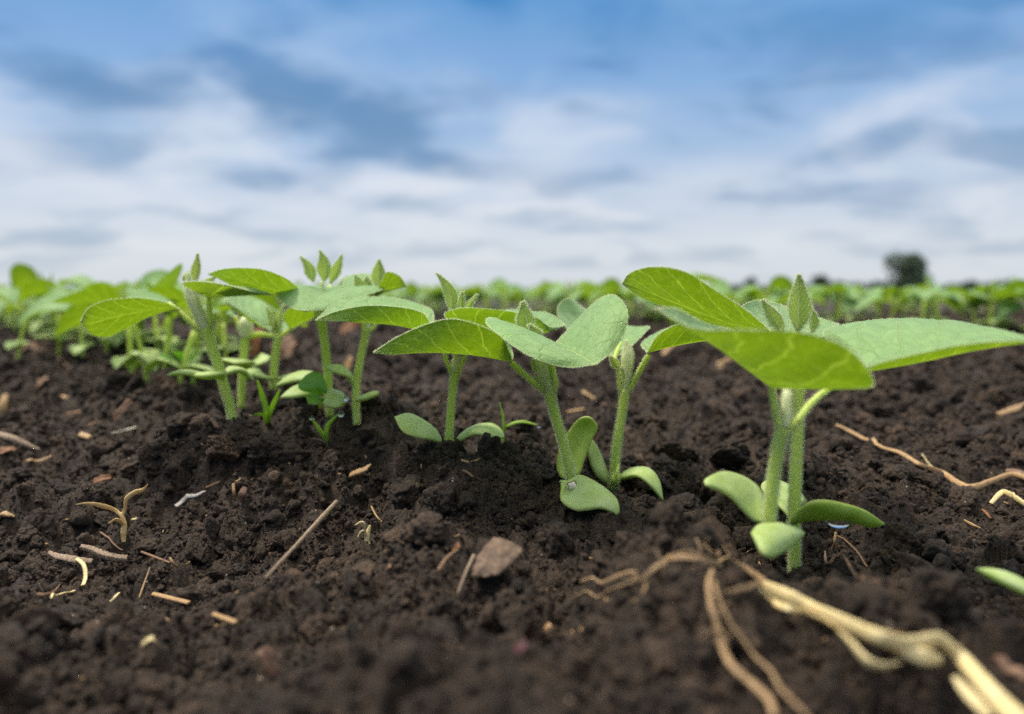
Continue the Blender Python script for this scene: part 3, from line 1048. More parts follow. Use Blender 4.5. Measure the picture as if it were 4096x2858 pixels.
def build_heroes():
    # ---- B: upright plant with two cotyledons spread like wings
    V = V3
    d = .25
    o = seedling('upright seedling with two pale cotyledons spread low like wings, left of the leaning one', V(497, 1150, d))
    stem([V(495, 1175, d), V(500, 1100, d), V(506, 1000, d), V(515, 850, d), V(528, 720, d), V(540, 640, d)], [px(17, d), px(17, d), px(16, d), px(15.5, d), px(16.5, d), px(20, d)], o, fuzz=2600, seed=11)
    for nm, a in (('petiole', [(528, 660, d), (500, 600, d), (478, 535, d), (520, 470, .248), (560, 450, .247)]), ('petiole', [(552, 660, d), (575, 600, d), (592, 545, d), (560, 500, .25), (500, 480, .25)])):
        stem([V(*q) for q in a], [px(10, d), px(9, d), px(9, d), px(7, d), px(6, d)], o, nm, fuzz=700, seed=13, n=18, sides=10)
    stem([V(540, 640, d), V(542, 590, d), V(545, 500, d), V(540, 400, d), V(530, 290, d)], [px(19, d), px(14, d), px(11, d), px(9, d), px(6, d)], o, 'bud', BUD, fuzz=900, seed=14, n=18, sides=10)
    leaf(o, V2, (1842, 690, .247), [[(1795, 575, .235), (1700, 655, .243), (1838, 540, .262)], [(1720, 524, .232), (1560, 627, .24), (1770, 490, .268)], [(1560, 496, .233), (1390, 611, .239), (1590, 436, .27)],
                              [(1350, 490, .237), (1215, 603, .24), (1360, 425, .266)], [(1140, 532, .242), (1090, 598, .243), (1130, 480, .258)]], (1003, 592, .246), seed=21)
    leaf(o, V9, (-60, 760, .25), [[(-345, 530, .24), (60, 742, .246), (0, 600, .265)], [(-170, 442, .236), (250, 732, .245), (250, 480, .27)], [(100, 446, .236), (450, 724, .246), (480, 455, .275)],
                            [(420, 482, .24), (640, 716, .248), (690, 482, .275)], [(700, 545, .246), (790, 724, .25), (800, 488, .272)], [(845, 662, .252), (920, 697, .253), (930, 545, .266)]], (1035, 640, .258), seed=22)
    spear(o, V, (520, 290), (430, 62), px(38, d), d, 23, up=(.25, -1, .1), bend=.10)
    spear(o, V, (572, 290), (583, 172), px(23, d), d + .001, 24)
    spear(o, V, (590, 300), (672, 186), px(17, d), d + .002, 25, fold=.9)
    G, x, s = blade_grid(V(472, 1060, d), [[V(405, 1036, .245), V(412, 1005, .249), V(425, 968, .254)], [V(312, 1020, .242), V(322, 960, .248), V(335, 903, .256)], [V(232, 985, .242), V(250, 922, .248), V(262, 877, .255)]], V(186, 900, .247), nt=26, ns=13, cup=.05)
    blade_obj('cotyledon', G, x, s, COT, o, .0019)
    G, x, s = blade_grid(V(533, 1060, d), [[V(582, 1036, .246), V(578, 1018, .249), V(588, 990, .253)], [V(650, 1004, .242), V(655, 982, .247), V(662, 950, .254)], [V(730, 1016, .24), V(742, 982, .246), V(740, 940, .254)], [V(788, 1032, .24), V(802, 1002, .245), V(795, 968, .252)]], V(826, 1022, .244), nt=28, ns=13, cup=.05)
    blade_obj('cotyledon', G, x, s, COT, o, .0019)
    stem([V(470, 1050, d), V(485, 1085, d), V(494, 1110, d)], [px(8, d), px(12, d), px(14, d)], o, 'cotyledon_stalk', n=8, sides=8)
    stem([V(540, 1050, d), V(520, 1085, d), V(505, 1110, d)], [px(8, d), px(12, d), px(14, d)], o, 'cotyledon_stalk', n=8, sides=8)

    # ---- C: leaning plant, big pale leaf tipped towards the lens, torn cotyledon at its foot
    d = .226
    o = seedling('leaning hairy seedling with a folded pale leaf and a holed cotyledon at its foot', V(1210, 1330, d))
    stem([V(1218, 1380, d), V(1217, 1300, d), V(1205, 1200, d), V(1175, 1080, d), V(1140, 950, d), V(1105, 830, d), V(1088, 750, d)], [px(21, d), px(20, d), px(19, d), px(19, d), px(20, d), px(20, d), px(24, d)], o, fuzz=4200, flen=.0009, seed=31)
    stem([V(1070, 755, d), V(1010, 712, d - .001), V(940, 652, d - .002), V(868, 588, .222)], [px(13, d), px(12, d), px(12, d), px(12, d)], o, 'petiole', fuzz=900, seed=32, n=18, sides=10)
    stem([V(1108, 750, d), V(1122, 700, d), V(1108, 620, d + .001), V(1095, 560, d + .003), V(1125, 475, .235)], [px(14, d), px(12, d), px(12, d), px(11, d), px(9, d)], o, 'petiole', fuzz=800, seed=33, n=18, sides=10)
    stem([V(1085, 750, d), V(1070, 680, d), V(1040, 600, d), V(1000, 510, d + .002), V(965, 420, d + .003)], [px(24, d), px(22, d), px(26, d), px(22, d), px(12, d)], o, 'bud', BUD, fuzz=2200, flen=.001, seed=34, n=20, sides=12)
    for k, (a, b, w) in enumerate((((1050, 735), (1000, 645), 9), ((1110, 700), (1085, 600), 10), ((1010, 640), (985, 560), 14))):
        spear(o, V, a, b, px(w, d), d - .002, 35 + k, fuzz=60, surf=60, flen=.0006)
    leaf(o, VC, (2000, 1055, .222), [[(1965, 930, .212), (1800, 1018, .218), (2012, 940, .232)], [(1835, 690, .205), (1500, 968, .214), (1900, 715, .245)], [(1500, 530, .203), (1200, 938, .211), (1560, 560, .25)],
                               [(1130, 455, .204), (900, 925, .209), (1150, 480, .25)], [(760, 545, .207), (600, 933, .209), (800, 570, .245)], [(380, 715, .209), (300, 955, .21), (420, 730, .235)]], (50, 925, .212), fuzz=1300, surf=1500, seed=41)
    leaf(o, V9, (920, 850, .235), [[(600, 770, .232), (1010, 885, .226), (1120, 630, .24)], [(250, 562, .228), (1110, 935, .217), (1400, 350, .236)], [(132, 600, .217), (1200, 985, .21), (1600, 296, .226)],
                             [(300, 765, .207), (1270, 1020, .204), (1738, 450, .217)], [(640, 995, .2), (1330, 1055, .2), (1725, 700, .21)], [(1050, 1117, .198), (1365, 1076, .198), (1590, 920, .203)]], (1392, 1090, .196), fuzz=1300, surf=1500, seed=42, puck=.02)
    spear(o, V, (975, 420), (935, 228), px(50, d), d - .001, 43, up=(-.3, -1, .1), fuzz=500, surf=800, flen=.0009)
    spear(o, V, (1020, 470), (968, 362), px(36, d), d - .004, 44, up=(.4, -1, .1), fuzz=260, surf=400, flen=.0009)
    # cotyledons, the back one upright behind the stem
    G, x, s = blade_grid(VA(720, 1040, .232), [[VA(605, 985, .232), VA(750, 930, .235), VA(868, 945, .235)], [VA(562, 850, .234), VA(760, 790, .238), VA(915, 800, .238)], [VA(600, 620, .237), VA(815, 640, .241), VA(975, 640, .241)],
                         [VA(695, 430, .24), VA(870, 480, .243), VA(1040, 480, .243)], [VA(800, 285, .241), VA(920, 330, .244), VA(1098, 350, .244)], [VA(900, 228, .241), VA(960, 250, .243), VA(1040, 255, .243)]], VA(975, 226, .242), nt=30, ns=13, cup=0)
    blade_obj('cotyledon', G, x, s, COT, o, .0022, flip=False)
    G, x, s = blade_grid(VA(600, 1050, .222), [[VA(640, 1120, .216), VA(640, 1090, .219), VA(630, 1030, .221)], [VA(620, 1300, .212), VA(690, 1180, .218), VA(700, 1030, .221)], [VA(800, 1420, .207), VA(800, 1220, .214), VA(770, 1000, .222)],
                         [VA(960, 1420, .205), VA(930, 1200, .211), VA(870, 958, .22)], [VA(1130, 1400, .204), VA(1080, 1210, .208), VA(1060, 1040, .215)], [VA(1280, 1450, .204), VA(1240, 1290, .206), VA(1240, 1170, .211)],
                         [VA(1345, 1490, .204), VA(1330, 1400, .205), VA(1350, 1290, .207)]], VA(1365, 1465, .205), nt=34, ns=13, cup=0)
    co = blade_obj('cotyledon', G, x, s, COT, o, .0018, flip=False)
    tag(co, 'torn cotyledon with a white hole, half buried')
    for nm, mt, rr_, dz in (('scar', SCAR, 62, .2165), ('wound', WOUND, 50, .2155)):
        cV = [VA(760, 1110, dz - .0015)]
        rg = np.random.default_rng(5)
        for k in range(16):
            a = k / 16 * 2 * math.pi
            q = rr_ * (1 + .25 * rg.uniform(-1, 1))
            cV.append(VA(760 + q * math.cos(a), 1112 + q * 1.15 * math.sin(a), dz))
        w = link_mesh(nm, np.array(cV) - np.array(o.location), [(0, 1 + k, 1 + (k + 1) % 16) for k in range(16)], mt, co)

    # ---- D: plant behind C, cream closed bud
    d = .256
    o = seedling('seedling with a closed cream bud, behind the big folded leaf and holed cotyledon', V(1462, 1290, d))
    stem([V(1460, 1320, d), V(1464, 1240, d), V(1478, 1100, d), V(1492, 1000, d), V(1510, 880, d), V(1528, 745, d)], [px(17, d), px(18, d), px(20, d), px(19, d), px(19, d), px(22, d)], o, fuzz=3200, flen=.0009, seed=51)
    stem([V(1505, 750, d), V(1495, 690, d), V(1488, 630, d), V(1470, 560, d), V(1500, 470, .262)], [px(12, d), px(10, d), px(10, d), px(9, d), px(8, d)], o, 'petiole', fuzz=500, seed=52, n=16, sides=10)
    stem([V(1550, 750, d), V(1585, 690, d - .001), V(1620, 620, d - .004), V(1665, 545, .247)], [px(12, d), px(12, d), px(11, d), px(11, d)], o, 'petiole', fuzz=600, seed=53, n=16, sides=10)
    stem([V(1530, 760, d), V(1535, 700, d), V(1538, 630, d), V(1545, 540, d), V(1535, 450, d)], [px(20, d), px(17, d), px(24, d), px(27, d), px(5, d)], o, 'bud', BUD, fuzz=1500, flen=.0009, seed=54, n=24, sides=14)
    spear(o, V, (1500, 620), (1442, 545), px(24, d), d - .002, 55, up=(-.5, -1, .2), fuzz=160, surf=200)
    spear(o, V, (1520, 700), (1512, 600), px(12, d), d - .004, 56, fuzz=60, surf=80)
    leaf(o, V9, (1600, 1010, .256), [[(1300, 880, .258), (1560, 930, .262), (1800, 870, .262)], [(1000, 620, .262), (1520, 800, .272), (1950, 720, .27)], [(955, 430, .27), (1480, 680, .282), (1985, 652, .28)], [(1090, 332, .28), (1450, 560, .292), (1760, 640, .29)]], (1250, 450, .298), seed=57)
    leaf(o, V4, (165, 490, .246), [[(215, 408, .238), (250, 468, .242), (142, 440, .255)], [(320, 350, .235), (350, 447, .24), (250, 375, .265)], [(450, 318, .235), (470, 430, .24), (420, 335, .27)], [(600, 330, .238), (580, 425, .242), (580, 340, .27)]], (720, 420, .25), seed=58)
    G, x, s = blade_grid(V(1440, 1300, d), [[V(1375, 1265, d), V(1400, 1230, d), V(1432, 1240, d + .003)], [V(1328, 1180, d), V(1370, 1150, d + .002), V(1400, 1150, d + .005)], [V(1313, 1090, d), V(1345, 1075, d + .002), V(1370, 1080, d + .005)]], V(1333, 1030, d + .002), nt=24, ns=11, cup=0)
    blade_obj('cotyledon', G, x, s, COT, o, .002, flip=True)
    oval(o, [V(1485, 1275, d), V(1540, 1235, d - .003), V(1660, 1240, d - .008), V(1752, 1392, d - .012)], px(46, d), (.5, -.75, 1), fold=.1)
    for k, (x0, y0, x1, y1, w) in enumerate(((1445, 1300, 1462, 1220, 20), (1480, 1300, 1480, 1205, 22), (1455, 1290, 1490, 1175, 16))):
        stem([V(x0, y0, d - .003), V((x0 + x1) / 2 + 8, (y0 + y1) / 2, d - .004), V(x1, y1, d - .002)], [px(w * .4, d), px(w * .55, d), px(w * .2, d)], o, 'side_bud', fuzz=160, seed=60 + k, n=10, sides=8)

    # ---- A2: right back plant
    V = V4
    d = .2
    o = seedling('hairy seedling at the right with a dark arching leaf and a drop under its cotyledon', V(862, 1540, d))
    stem([V(862, 1570, d), V(864, 1450, d), V(862, 1300, d), V(866, 1150, d), V(872, 1000, d), V(880, 820, d), V(885, 640, d)], [px(24, d), px(25, d), px(26, d), px(25, d), px(25, d), px(24, d), px(26, d)], o, fuzz=4200, flen=.00085, seed=71, n=40)
    stem([V(880, 650, d), V(840, 560, d), V(780, 440, .203), V(742, 384, .205)], [px(14, d), px(12, d), px(11, d), px(10, d)], o, 'petiole', fuzz=300, seed=72, n=14, sides=10)
    stem([V(885, 650, d), V(870, 540, .203), V(845, 440, .206), V(830, 415, .207)], [px(14, d), px(12, d), px(11, d), px(10, d)], o, 'petiole', fuzz=300, seed=73, n=14, sides=10)
    stem([V(885, 650, d), V(885, 540, d), V(880, 450, d), V(878, 370, d)], [px(22, d), px(18, d), px(14, d), px(8, d)], o, 'bud', BUD, fuzz=700, seed=74, n=14, sides=10)
    leaf(o, V, (745, 385, .205), [[(650, 300, .196), (600, 362, .204), (545, 372, .21)], [(490, 195, .191), (450, 312, .203), (405, 319, .211)], [(340, 104, .189), (310, 257, .202), (270, 276, .211)], [(190, 83, .191), (170, 200, .203), (130, 221, .21)], [(85, 112, .197), (95, 172, .205), (75, 182, .208)]], (48, 158, .207), fuzz=1200, surf=1200, seed=75)
    leaf(o, V, (830, 420, .207), [[(680, 400, .212), (835, 390, .218), (980, 420, .215)], [(610, 285, .222), (840, 350, .235), (1065, 362, .228)], [(690, 240, .238), (850, 315, .25), (1030, 340, .245)]], (800, 262, .262), seed=76)
    spear(o, V, (880, 390), (885, 116), px(62, d), d - .001, 77, up=(-.15, -1, .1), fuzz=600, surf=1200, flen=.0008)
    spear(o, V, (945, 395), (935, 268), px(34, d), d + .002, 78, up=(.4, -1, .1), fuzz=300, surf=400, flen=.0008)
    spear(o, V, (810, 395), (708, 238), px(36, d), d - .002, 79, up=(-.3, -1, .2), fuzz=400, surf=700, flen=.0009)
    G, x, s = blade_grid(VB(1050, 760, .2), [[VB(1180, 730, .197), VB(1150, 690, .196), VB(1100, 640, .198)], [VB(1300, 718, .195), VB(1270, 620, .192), VB(1230, 540, .19)], [VB(1500, 715, .195), VB(1470, 600, .19), VB(1420, 512, .189)], [VB(1700, 740, .196), VB(1670, 640, .191), VB(1640, 555, .19)],
                         [VB(1880, 785, .196), VB(1850, 720, .193), VB(1830, 625, .192)]], VB(2015, 752, .195), nt=34, ns=13, cup=0)
    blade_obj('cotyledon', G, x, s, COT, o, .0026, flip=None)
    G, x, s = blade_grid(VB(1045, 690, .203), [[VB(960, 600, .205), VB(1000, 600, .207), VB(1090, 600, .208)], [VB(850, 500, .209), VB(960, 500, .212), VB(1180, 560, .213)], [VB(755, 400, .214), VB(900, 420, .218), VB(1222, 520, .218)], [VB(770, 330, .22), VB(900, 350, .224), VB(1120, 400, .225)]], VB(880, 290, .228), nt=26, ns=11, cup=0)
    blade_obj('cotyledon', G, x, s, COT, o, .002)
    drop_base = VB(1520, 708, .1945)

    # ---- A1: right front plant
    d = .17
    o = seedling('nearest seedling at the right, its soft blurred leaf facing the lens above two stems', V(742, 1330, d))
    stem([V(735, 1420, d), V(742, 1310, d), V(752, 1180, d), V(768, 1050, d), V(790, 930, d), V(812, 850, d)], [px(27, d), px(27, d), px(27, d), px(26, d), px(27, d), px(31, d)], o, fuzz=3600, flen=.0008, seed=81, n=36)
    stem([V(795, 850, d), V(778, 790, d), V(768, 730, d), V(755, 650, d)], [px(15, d), px(13, d), px(13, d), px(11, d)], o, 'petiole', fuzz=600, seed=82, n=14, sides=10)
    stem([V(835, 860, d), V(885, 800, d), V(950, 720, .172), V(1040, 650, .174), V(1165, 585, .176)], [px(18, d), px(15, d), px(14, d), px(13, d), px(11, d)], o, 'petiole', fuzz=700, seed=83, n=18, sides=10)
    stem([V(818, 850, d), V(822, 780, d + .001), V(825, 700, d + .002), V(830, 640, d + .004)], [px(24, d), px(22, d), px(20, d), px(12, d)], o, 'bud', BUD, fuzz=700, seed=84, n=14, sides=10)
    leaf(o, V, (755, 657, .17), [[(1080, 656, .158), (700, 615, .169), (760, 560, .19)], [(1238, 640, .148), (620, 555, .166), (720, 480, .192)], [(1130, 480, .142), (540, 495, .164), (660, 410, .19)], [(900, 393, .142), (460, 438, .161), (570, 380, .185)], [(600, 381, .147), (370, 385, .158), (430, 345, .175)], [(380, 372, .152), (280, 330, .156), (310, 285, .166)]], (202, 278, .156), fuzz=900, surf=600, seed=85)
    leaf(o, V, (1165, 585, .176), [[(1215, 555, .168), (1250, 572, .176), (1060, 470, .198)], [(1330, 520, .163), (1390, 548, .175), (1005, 385, .208)], [(1470, 488, .159), (1530, 520, .172), (1190, 338, .214)], [(1640, 454, .155), (1700, 482, .168), (1420, 326, .21)], [(1820, 435, .152), (1890, 452, .163), (1680, 352, .195)]], (2070, 432, .155), fuzz=900, surf=900, seed=86)
    G, x, s = blade_grid(VB(760, 745, .17), [[VB(660, 720, .17), VB(720, 660, .172), VB(790, 600, .174)], [VB(560, 620, .17), VB(650, 560, .174), VB(760, 420, .178)], [VB(440, 490, .17), VB(530, 440, .174), VB(650, 310, .18)], [VB(300, 410, .17), VB(390, 340, .174), VB(500, 240, .179)], [VB(190, 370, .17), VB(250, 300, .173), VB(340, 222, .176)]], VB(165, 320, .172), nt=30, ns=13, cup=0)
    blade_obj('cotyledon', G, x, s, COT, o, .002)
    G, x, s = blade_grid(VB(1190, 850, .172), [[VB(1060, 1000, .164), VB(1090, 880, .166), VB(1090, 790, .17)], [VB(930, 1080, .157), VB(950, 930, .16), VB(960, 745, .169)], [VB(840, 1110, .153), VB(850, 960, .156), VB(830, 742, .168)], [VB(740, 1040, .153), VB(750, 930, .156), VB(715, 765, .166)]], VB(645, 850, .16), nt=26, ns=13, cup=0)
    blade_obj('cotyledon', G, x, s, COT, o, .002)
    stem([V(905, 1352, .1725), V(860, 1335, .172), V(800, 1310, .171), V(748, 1300, .17)], [px(9, d), px(12, d), px(15, d), px(17, d)], o, 'cotyledon_stalk', n=10, sides=8)

    # ---- G: thick leaning plant on the left
    V = V2
    d = .282
    o = seedling('thick leaning seedling left of the row centre with a tall narrow bud', V(408, 1285, d))
    stem([V(412, 1310, d), V(392, 1200, d), V(355, 1080, d), V(310, 920, d), V(262, 780, d), V(222, 650, d)], [px(20, d), px(20, d), px(22, d), px(22, d), px(22, d), px(25, d)], o, fuzz=2600, flen=.0008, seed=91)
    stem([V(205, 660, d), V(130, 620, d), V(50, 545, d), V(-48, 470, d + .001)], [px(14, d), px(12, d), px(11, d), px(10, d)], o, 'petiole', fuzz=500, seed=92, n=16, sides=10)
    stem([V(245, 660, d), V(250, 580, d), V(244, 500, d), V(240, 430, d + .003)], [px(14, d), px(12, d), px(11, d), px(10, d)], o, 'petiole', fuzz=400, seed=93, n=14, sides=10)
    stem([V(222, 660, d), V(180, 560, d), V(130, 460, d), V(100, 380, d), V(95, 250, d)], [px(24, d), px(26, d), px(24, d), px(20, d), px(6, d)], o, 'bud', BUD, fuzz=1300, flen=.0009, seed=94, n=18, sides=10)
    stem([V(190, 560, d), V(160, 470, d), V(155, 380, d), V(150, 300, d)], [px(10, d), px(9, d), px(8, d), px(8, d)], o, 'bud_stalk', BUD, fuzz=300, seed=95, n=12, sides=8)
    spear(o, V, (140, 330), (162, 115), px(28, d), d, 96, bend=.04)
    spear(o, V, (85, 330), (98, 245), px(22, d), d + .003, 97)
    spear(o, V, (215, 360), (290, 282), px(20, d), d + .003, 98, bend=-.05)
    leaf(o, V1, (1290, 607, .283), [[(1170, 552, .272), (1190, 592, .279), (1195, 612, .285)], [(1010, 524, .266), (1040, 610, .277), (1050, 660, .287)], [(870, 527, .263), (890, 640, .276), (910, 735, .288)], [(730, 548, .263), (750, 672, .275), (770, 797, .286)], [(625, 603, .266), (640, 705, .273), (650, 780, .282)]], (576, 690, .272), seed=99)
    leaf(o, V, (240, 432, .285), [[(110, 368, .276), (275, 400, .274), (520, 414, .282)], [(58, 325, .264), (330, 362, .26), (692, 407, .274)], [(180, 315, .254), (350, 346, .252), (570, 390, .264)]], (360, 340, .248), seed=100)
    oval(o, [V(345, 1010, d), V(300, 985, d - .01), V(220, 990, d - .018), V(130, 985, d - .02)], px(38, d), (0, -.22, 1), fold=.2, thick=.0025)
    oval(o, [V(350, 985, d), V(410, 945, d + .004), V(490, 960, d + .008), V(560, 1020, d + .01)], px(40, d), (0, -.3, 1), fold=.1)
    oval(o, [V(330, 1000, d), V(200, 985, d), V(60, 962, d), V(-60, 985, d)], px(20, d), (0, -.2, 1), fold=.1)

    # ---- E: middle plant with the three leaflets standing above its pale leaf
    d = .297
    o = seedling('seedling with three green leaflets standing upright above a broad pale leaf', V(1098, 1255, d))
    stem([V(1102, 1280, d), V(1096, 1150, d), V(1090, 1000, d), V(1076, 850, d), V(1058, 700, d), V(1042, 600, d)], [px(17, d), px(17, d), px(18, d), px(18, d), px(19, d), px(22, d)], o, fuzz=2200, seed=111)
    stem([V(1030, 610, d), V(1010, 580, d), V(1015, 500, d), V(1090, 400, .31), V(1100, 348, .316)], [px(12, d), px(10, d), px(9, d), px(8, d), px(8, d)], o, 'petiole', fuzz=300, seed=112, n=14, sides=10)
    stem([V(1042, 610, d), V(1050, 540, d + .003), V(980, 440, d + .003), V(905, 385, .295)], [px(12, d), px(10, d), px(9, d), px(8, d)], o, 'petiole', fuzz=200, seed=113, n=14, sides=10)
    stem([V(1045, 610, d), V(1050, 500, d + .006), V(1050, 400, d + .008), V(1050, 310, d + .008)], [px(16, d), px(13, d), px(12, d), px(8, d)], o, 'bud', BUD, fuzz=200, seed=114, n=12, sides=8)
    leaf(o, V, (1105, 350, .316), [[(800, 345, .305), (1070, 385, .303), (1420, 350, .302)], [(712, 352, .29), (1030, 425, .285), (1482, 368, .285)], [(740, 425, .277), (990, 470, .271), (1300, 432, .275)], [(835, 502, .264), (955, 503, .262), (1130, 506, .266)]], (930, 524, .259), fuzz=1000, surf=1000, seed=115)
    leaf(o, V, (905, 385, .293), [[(800, 300, .27), (760, 385, .282), (720, 412, .29)], [(640, 235, .264), (600, 345, .278), (560, 384, .288)], [(480, 220, .263), (440, 300, .277), (420, 340, .288)], [(340, 228, .267), (330, 272, .277), (310, 292, .285)]], (238, 260, .277), seed=116)
    spear(o, V, (985, 320), (892, 136), px(33, d), d + .005, 117, bend=.1)
    spear(o, V, (1060, 320), (1030, 92), px(42, d), d + .004, 118, bend=.09)
    spear(o, V, (1105, 330), (1188, 123), px(32, d), d + .006, 119, bend=.05)
    oval(o, [V(1085, 1085, d), V(1000, 1090, d - .004), V(880, 1100, d - .008), V(745, 1145, d - .01)], px(44, d), (0, -.6, 1), fold=.1)
    oval(o, [V(1080, 1040, d + .003), V(980, 1000, d + .004), V(850, 1000, d + .006), V(712, 1062, d + .008)], px(38, d), (0, -.6, 1), fold=.1)
    oval(o, [V(1105, 1090, d), V(1150, 1110, d - .008), V(1130, 1160, d - .014), V(1045, 1190, d - .016)], px(44, d), (.6, -.8, .6), fold=.1)

    # ---- F: right neighbour of E
    d = .285
    o = seedling('slim seedling curving up beside the dark leaf, two drooping cotyledons low on it', V(1290, 1310, d))
    stem([V(1296, 1335, d), V(1290, 1230, d), V(1288, 1120, d), V(1300, 980, d), V(1325, 840, d), V(1352, 720, d), V(1366, 655, d)], [px(14, d), px(15, d), px(16, d), px(16, d), px(16, d), px(17, d), px(20, d)], o, fuzz=2400, seed=121)
    stem([V(1355, 665, d), V(1342, 620, d), V(1340, 560, d + .003), V(1350, 470, .3)], [px(11, d), px(10, d), px(9, d), px(8, d)], o, 'petiole', fuzz=300, seed=122, n=14, sides=10)
    stem([V(1380, 665, d), V(1420, 630, d + .002), V(1440, 560, d + .006), V(1400, 440, .296)], [px(12, d), px(10, d), px(9, d), px(8, d)], o, 'petiole', fuzz=300, seed=123, n=14, sides=10)
    stem([V(1368, 660, d), V(1385, 560, d + .008), V(1390, 450, d + .014), V(1400, 360, d + .014)], [px(16, d), px(14, d), px(13, d), px(9, d)], o, 'bud', BUD, fuzz=200, seed=124, n=12, sides=8)
    leaf(o, V, (1400, 445, .296), [[(1480, 290, .282), (1470, 385, .292), (1470, 402, .298)], [(1520, 248, .279), (1530, 366, .29), (1530, 380, .297)], [(1600, 280, .281), (1590, 356, .289), (1585, 364, .293)]], (1644, 345, .286), seed=125)
    leaf(o, V, (1350, 470, .302), [[(1190, 420, .302), (1270, 405, .31), (1430, 300, .328)], [(1160, 345, .31), (1220, 340, .325), (1340, 258, .342)]], (1200, 285, .346), seed=126)
    spear(o, V, (1445, 365), (1454, 155), px(44, d), d + .014, 127, up=(.2, -1, .1))
    spear(o, V, (1335, 380), (1283, 268), px(27, d), d + .012, 128)
    spear(o, V, (1380, 370), (1362, 280), px(24, d), d + .013, 129)
    oval(o, [V(1278, 1065, d), V(1240, 990, d - .002), V(1170, 945, d - .004), V(1072, 922, d - .003)], px(34, d), (-.3, -.5, 1), fold=.15)
    oval(o, [V(1290, 1160, d), V(1330, 1150, d - .005), V(1400, 1125, d - .008), V(1458, 1105, d - .008)], px(24, d), (0, -.45, 1), fold=.1)

    # ---- H and I: shorter plants just behind
    d = .335
    o = seedling('shorter seedling behind the dark flat leaf, slim bud leaves spread open', V(700, 1060, d))
    stem([V(700, 1085, d), V(703, 980, d), V(712, 850, d), V(728, 750, d), V(736, 700, d)], [px(17, d), px(17, d), px(17, d), px(17, d), px(20, d)], o, fuzz=1400, seed=131, n=20)
    stem([V(725, 705, d), V(695, 660, d), V(680, 620, d)], [px(10, d), px(9, d), px(8, d)], o, 'petiole', n=10, sides=8, fuzz=150, seed=132)
    stem([V(748, 705, d), V(790, 675, d), V(815, 650, d)], [px(10, d), px(9, d), px(8, d)], o, 'petiole', n=10, sides=8, fuzz=150, seed=133)
    spear(o, V, (730, 700), (650, 495), px(25, d), d, 134, bend=.04)
    spear(o, V, (740, 700), (775, 480), px(25, d), d, 135, bend=-.05)
    leaf(o, V, (690, 645, .333), [[(660, 655, .322), (620, 600, .328), (650, 480, .345)], [(560, 592, .312), (500, 530, .322), (560, 440, .35)], [(440, 505, .312), (400, 470, .32), (470, 430, .345)]], (350, 440, .328), fuzz=400, surf=300, seed=136)
    leaf(o, V, (815, 652, .333), [[(770, 560, .318), (830, 642, .331), (838, 654, .338)], [(830, 500, .315), (910, 602, .329), (900, 612, .338)], [(950, 512, .32), (970, 582, .329), (960, 590, .336)]], (1012, 545, .328), fuzz=400, surf=300, seed=137)
    oval(o, [V(705, 1010, d), V(640, 1000, d - .006), V(560, 960, d - .008), V(480, 960, d - .006)], px(34, d), (0, -.3, 1), fold=.1)
    oval(o, [V(725, 1010, d), V(790, 1000, d - .004), V(860, 1000, d - .005), V(930, 985, d - .003)], px(34, d), (0, -.3, 1), fold=.1)
    d = .355
    o = seedling('yellow green seedling further back with a half round leaf low on its stem', V(470, 1195, d))
    stem([V(470, 1215, d), V(474, 1100, d), V(480, 980, d), V(488, 850, d), V(498, 700, d)], [px(15, d), px(16, d), px(18, d), px(18, d), px(21, d)], o, fuzz=900, seed=141, n=18)
    stem([V(500, 720, d), V(505, 660, d), V(500, 600, d), V(490, 560, d)], [px(24, d), px(32, d), px(30, d), px(8, d)], o, 'bud', BUD, n=12, sides=10, fuzz=300, seed=142)
    stem([V(485, 710, d), V(450, 640, d), V(430, 560, d)], [px(12, d), px(11, d), px(9, d)], o, 'petiole', n=10, sides=8)
    stem([V(515, 710, d), V(600, 690, d), V(690, 700, d + .01)], [px(14, d), px(12, d), px(9, d)], o, 'petiole', n=10, sides=8)
    oval(o, [V(430, 570, d), V(340, 520, d), V(240, 500, d - .01), V(150, 520, d - .02)], px(60, d), (0, -.15, 1), thick=0, mat=LEAF, fold=.15, name='leaf', cup=.1)
    oval(o, [V(690, 700, d + .01), V(760, 650, d + .02), V(850, 620, d + .03), V(930, 640, d + .04)], px(60, d), (0, -.15, 1), thick=0, mat=LEAF, fold=.15, name='leaf', cup=.1)
    oval(o, [V(485, 930, d), V(450, 900, d - .014), V(445, 880, d - .022), V(430, 900, d - .03)], px(66, d), (0, .5, 1), fold=0, thick=.002)
    oval(o, [V(495, 940, d), V(560, 900, d - .004), V(620, 870, d - .006), V(680, 850, d - .004)], px(46, d), (0, -.6, 1), fold=.1)
    return drop_base


DROP = build_heroes()

# ------------------------------------------------------------------ seedlings of the rows further off
def copy_tree(o, parent=None):
    c = o.copy()
    COL.objects.link(c)
    if parent is not None:
        c.parent = parent
    for ch in o.children:
        copy_tree(ch, c)
    return c


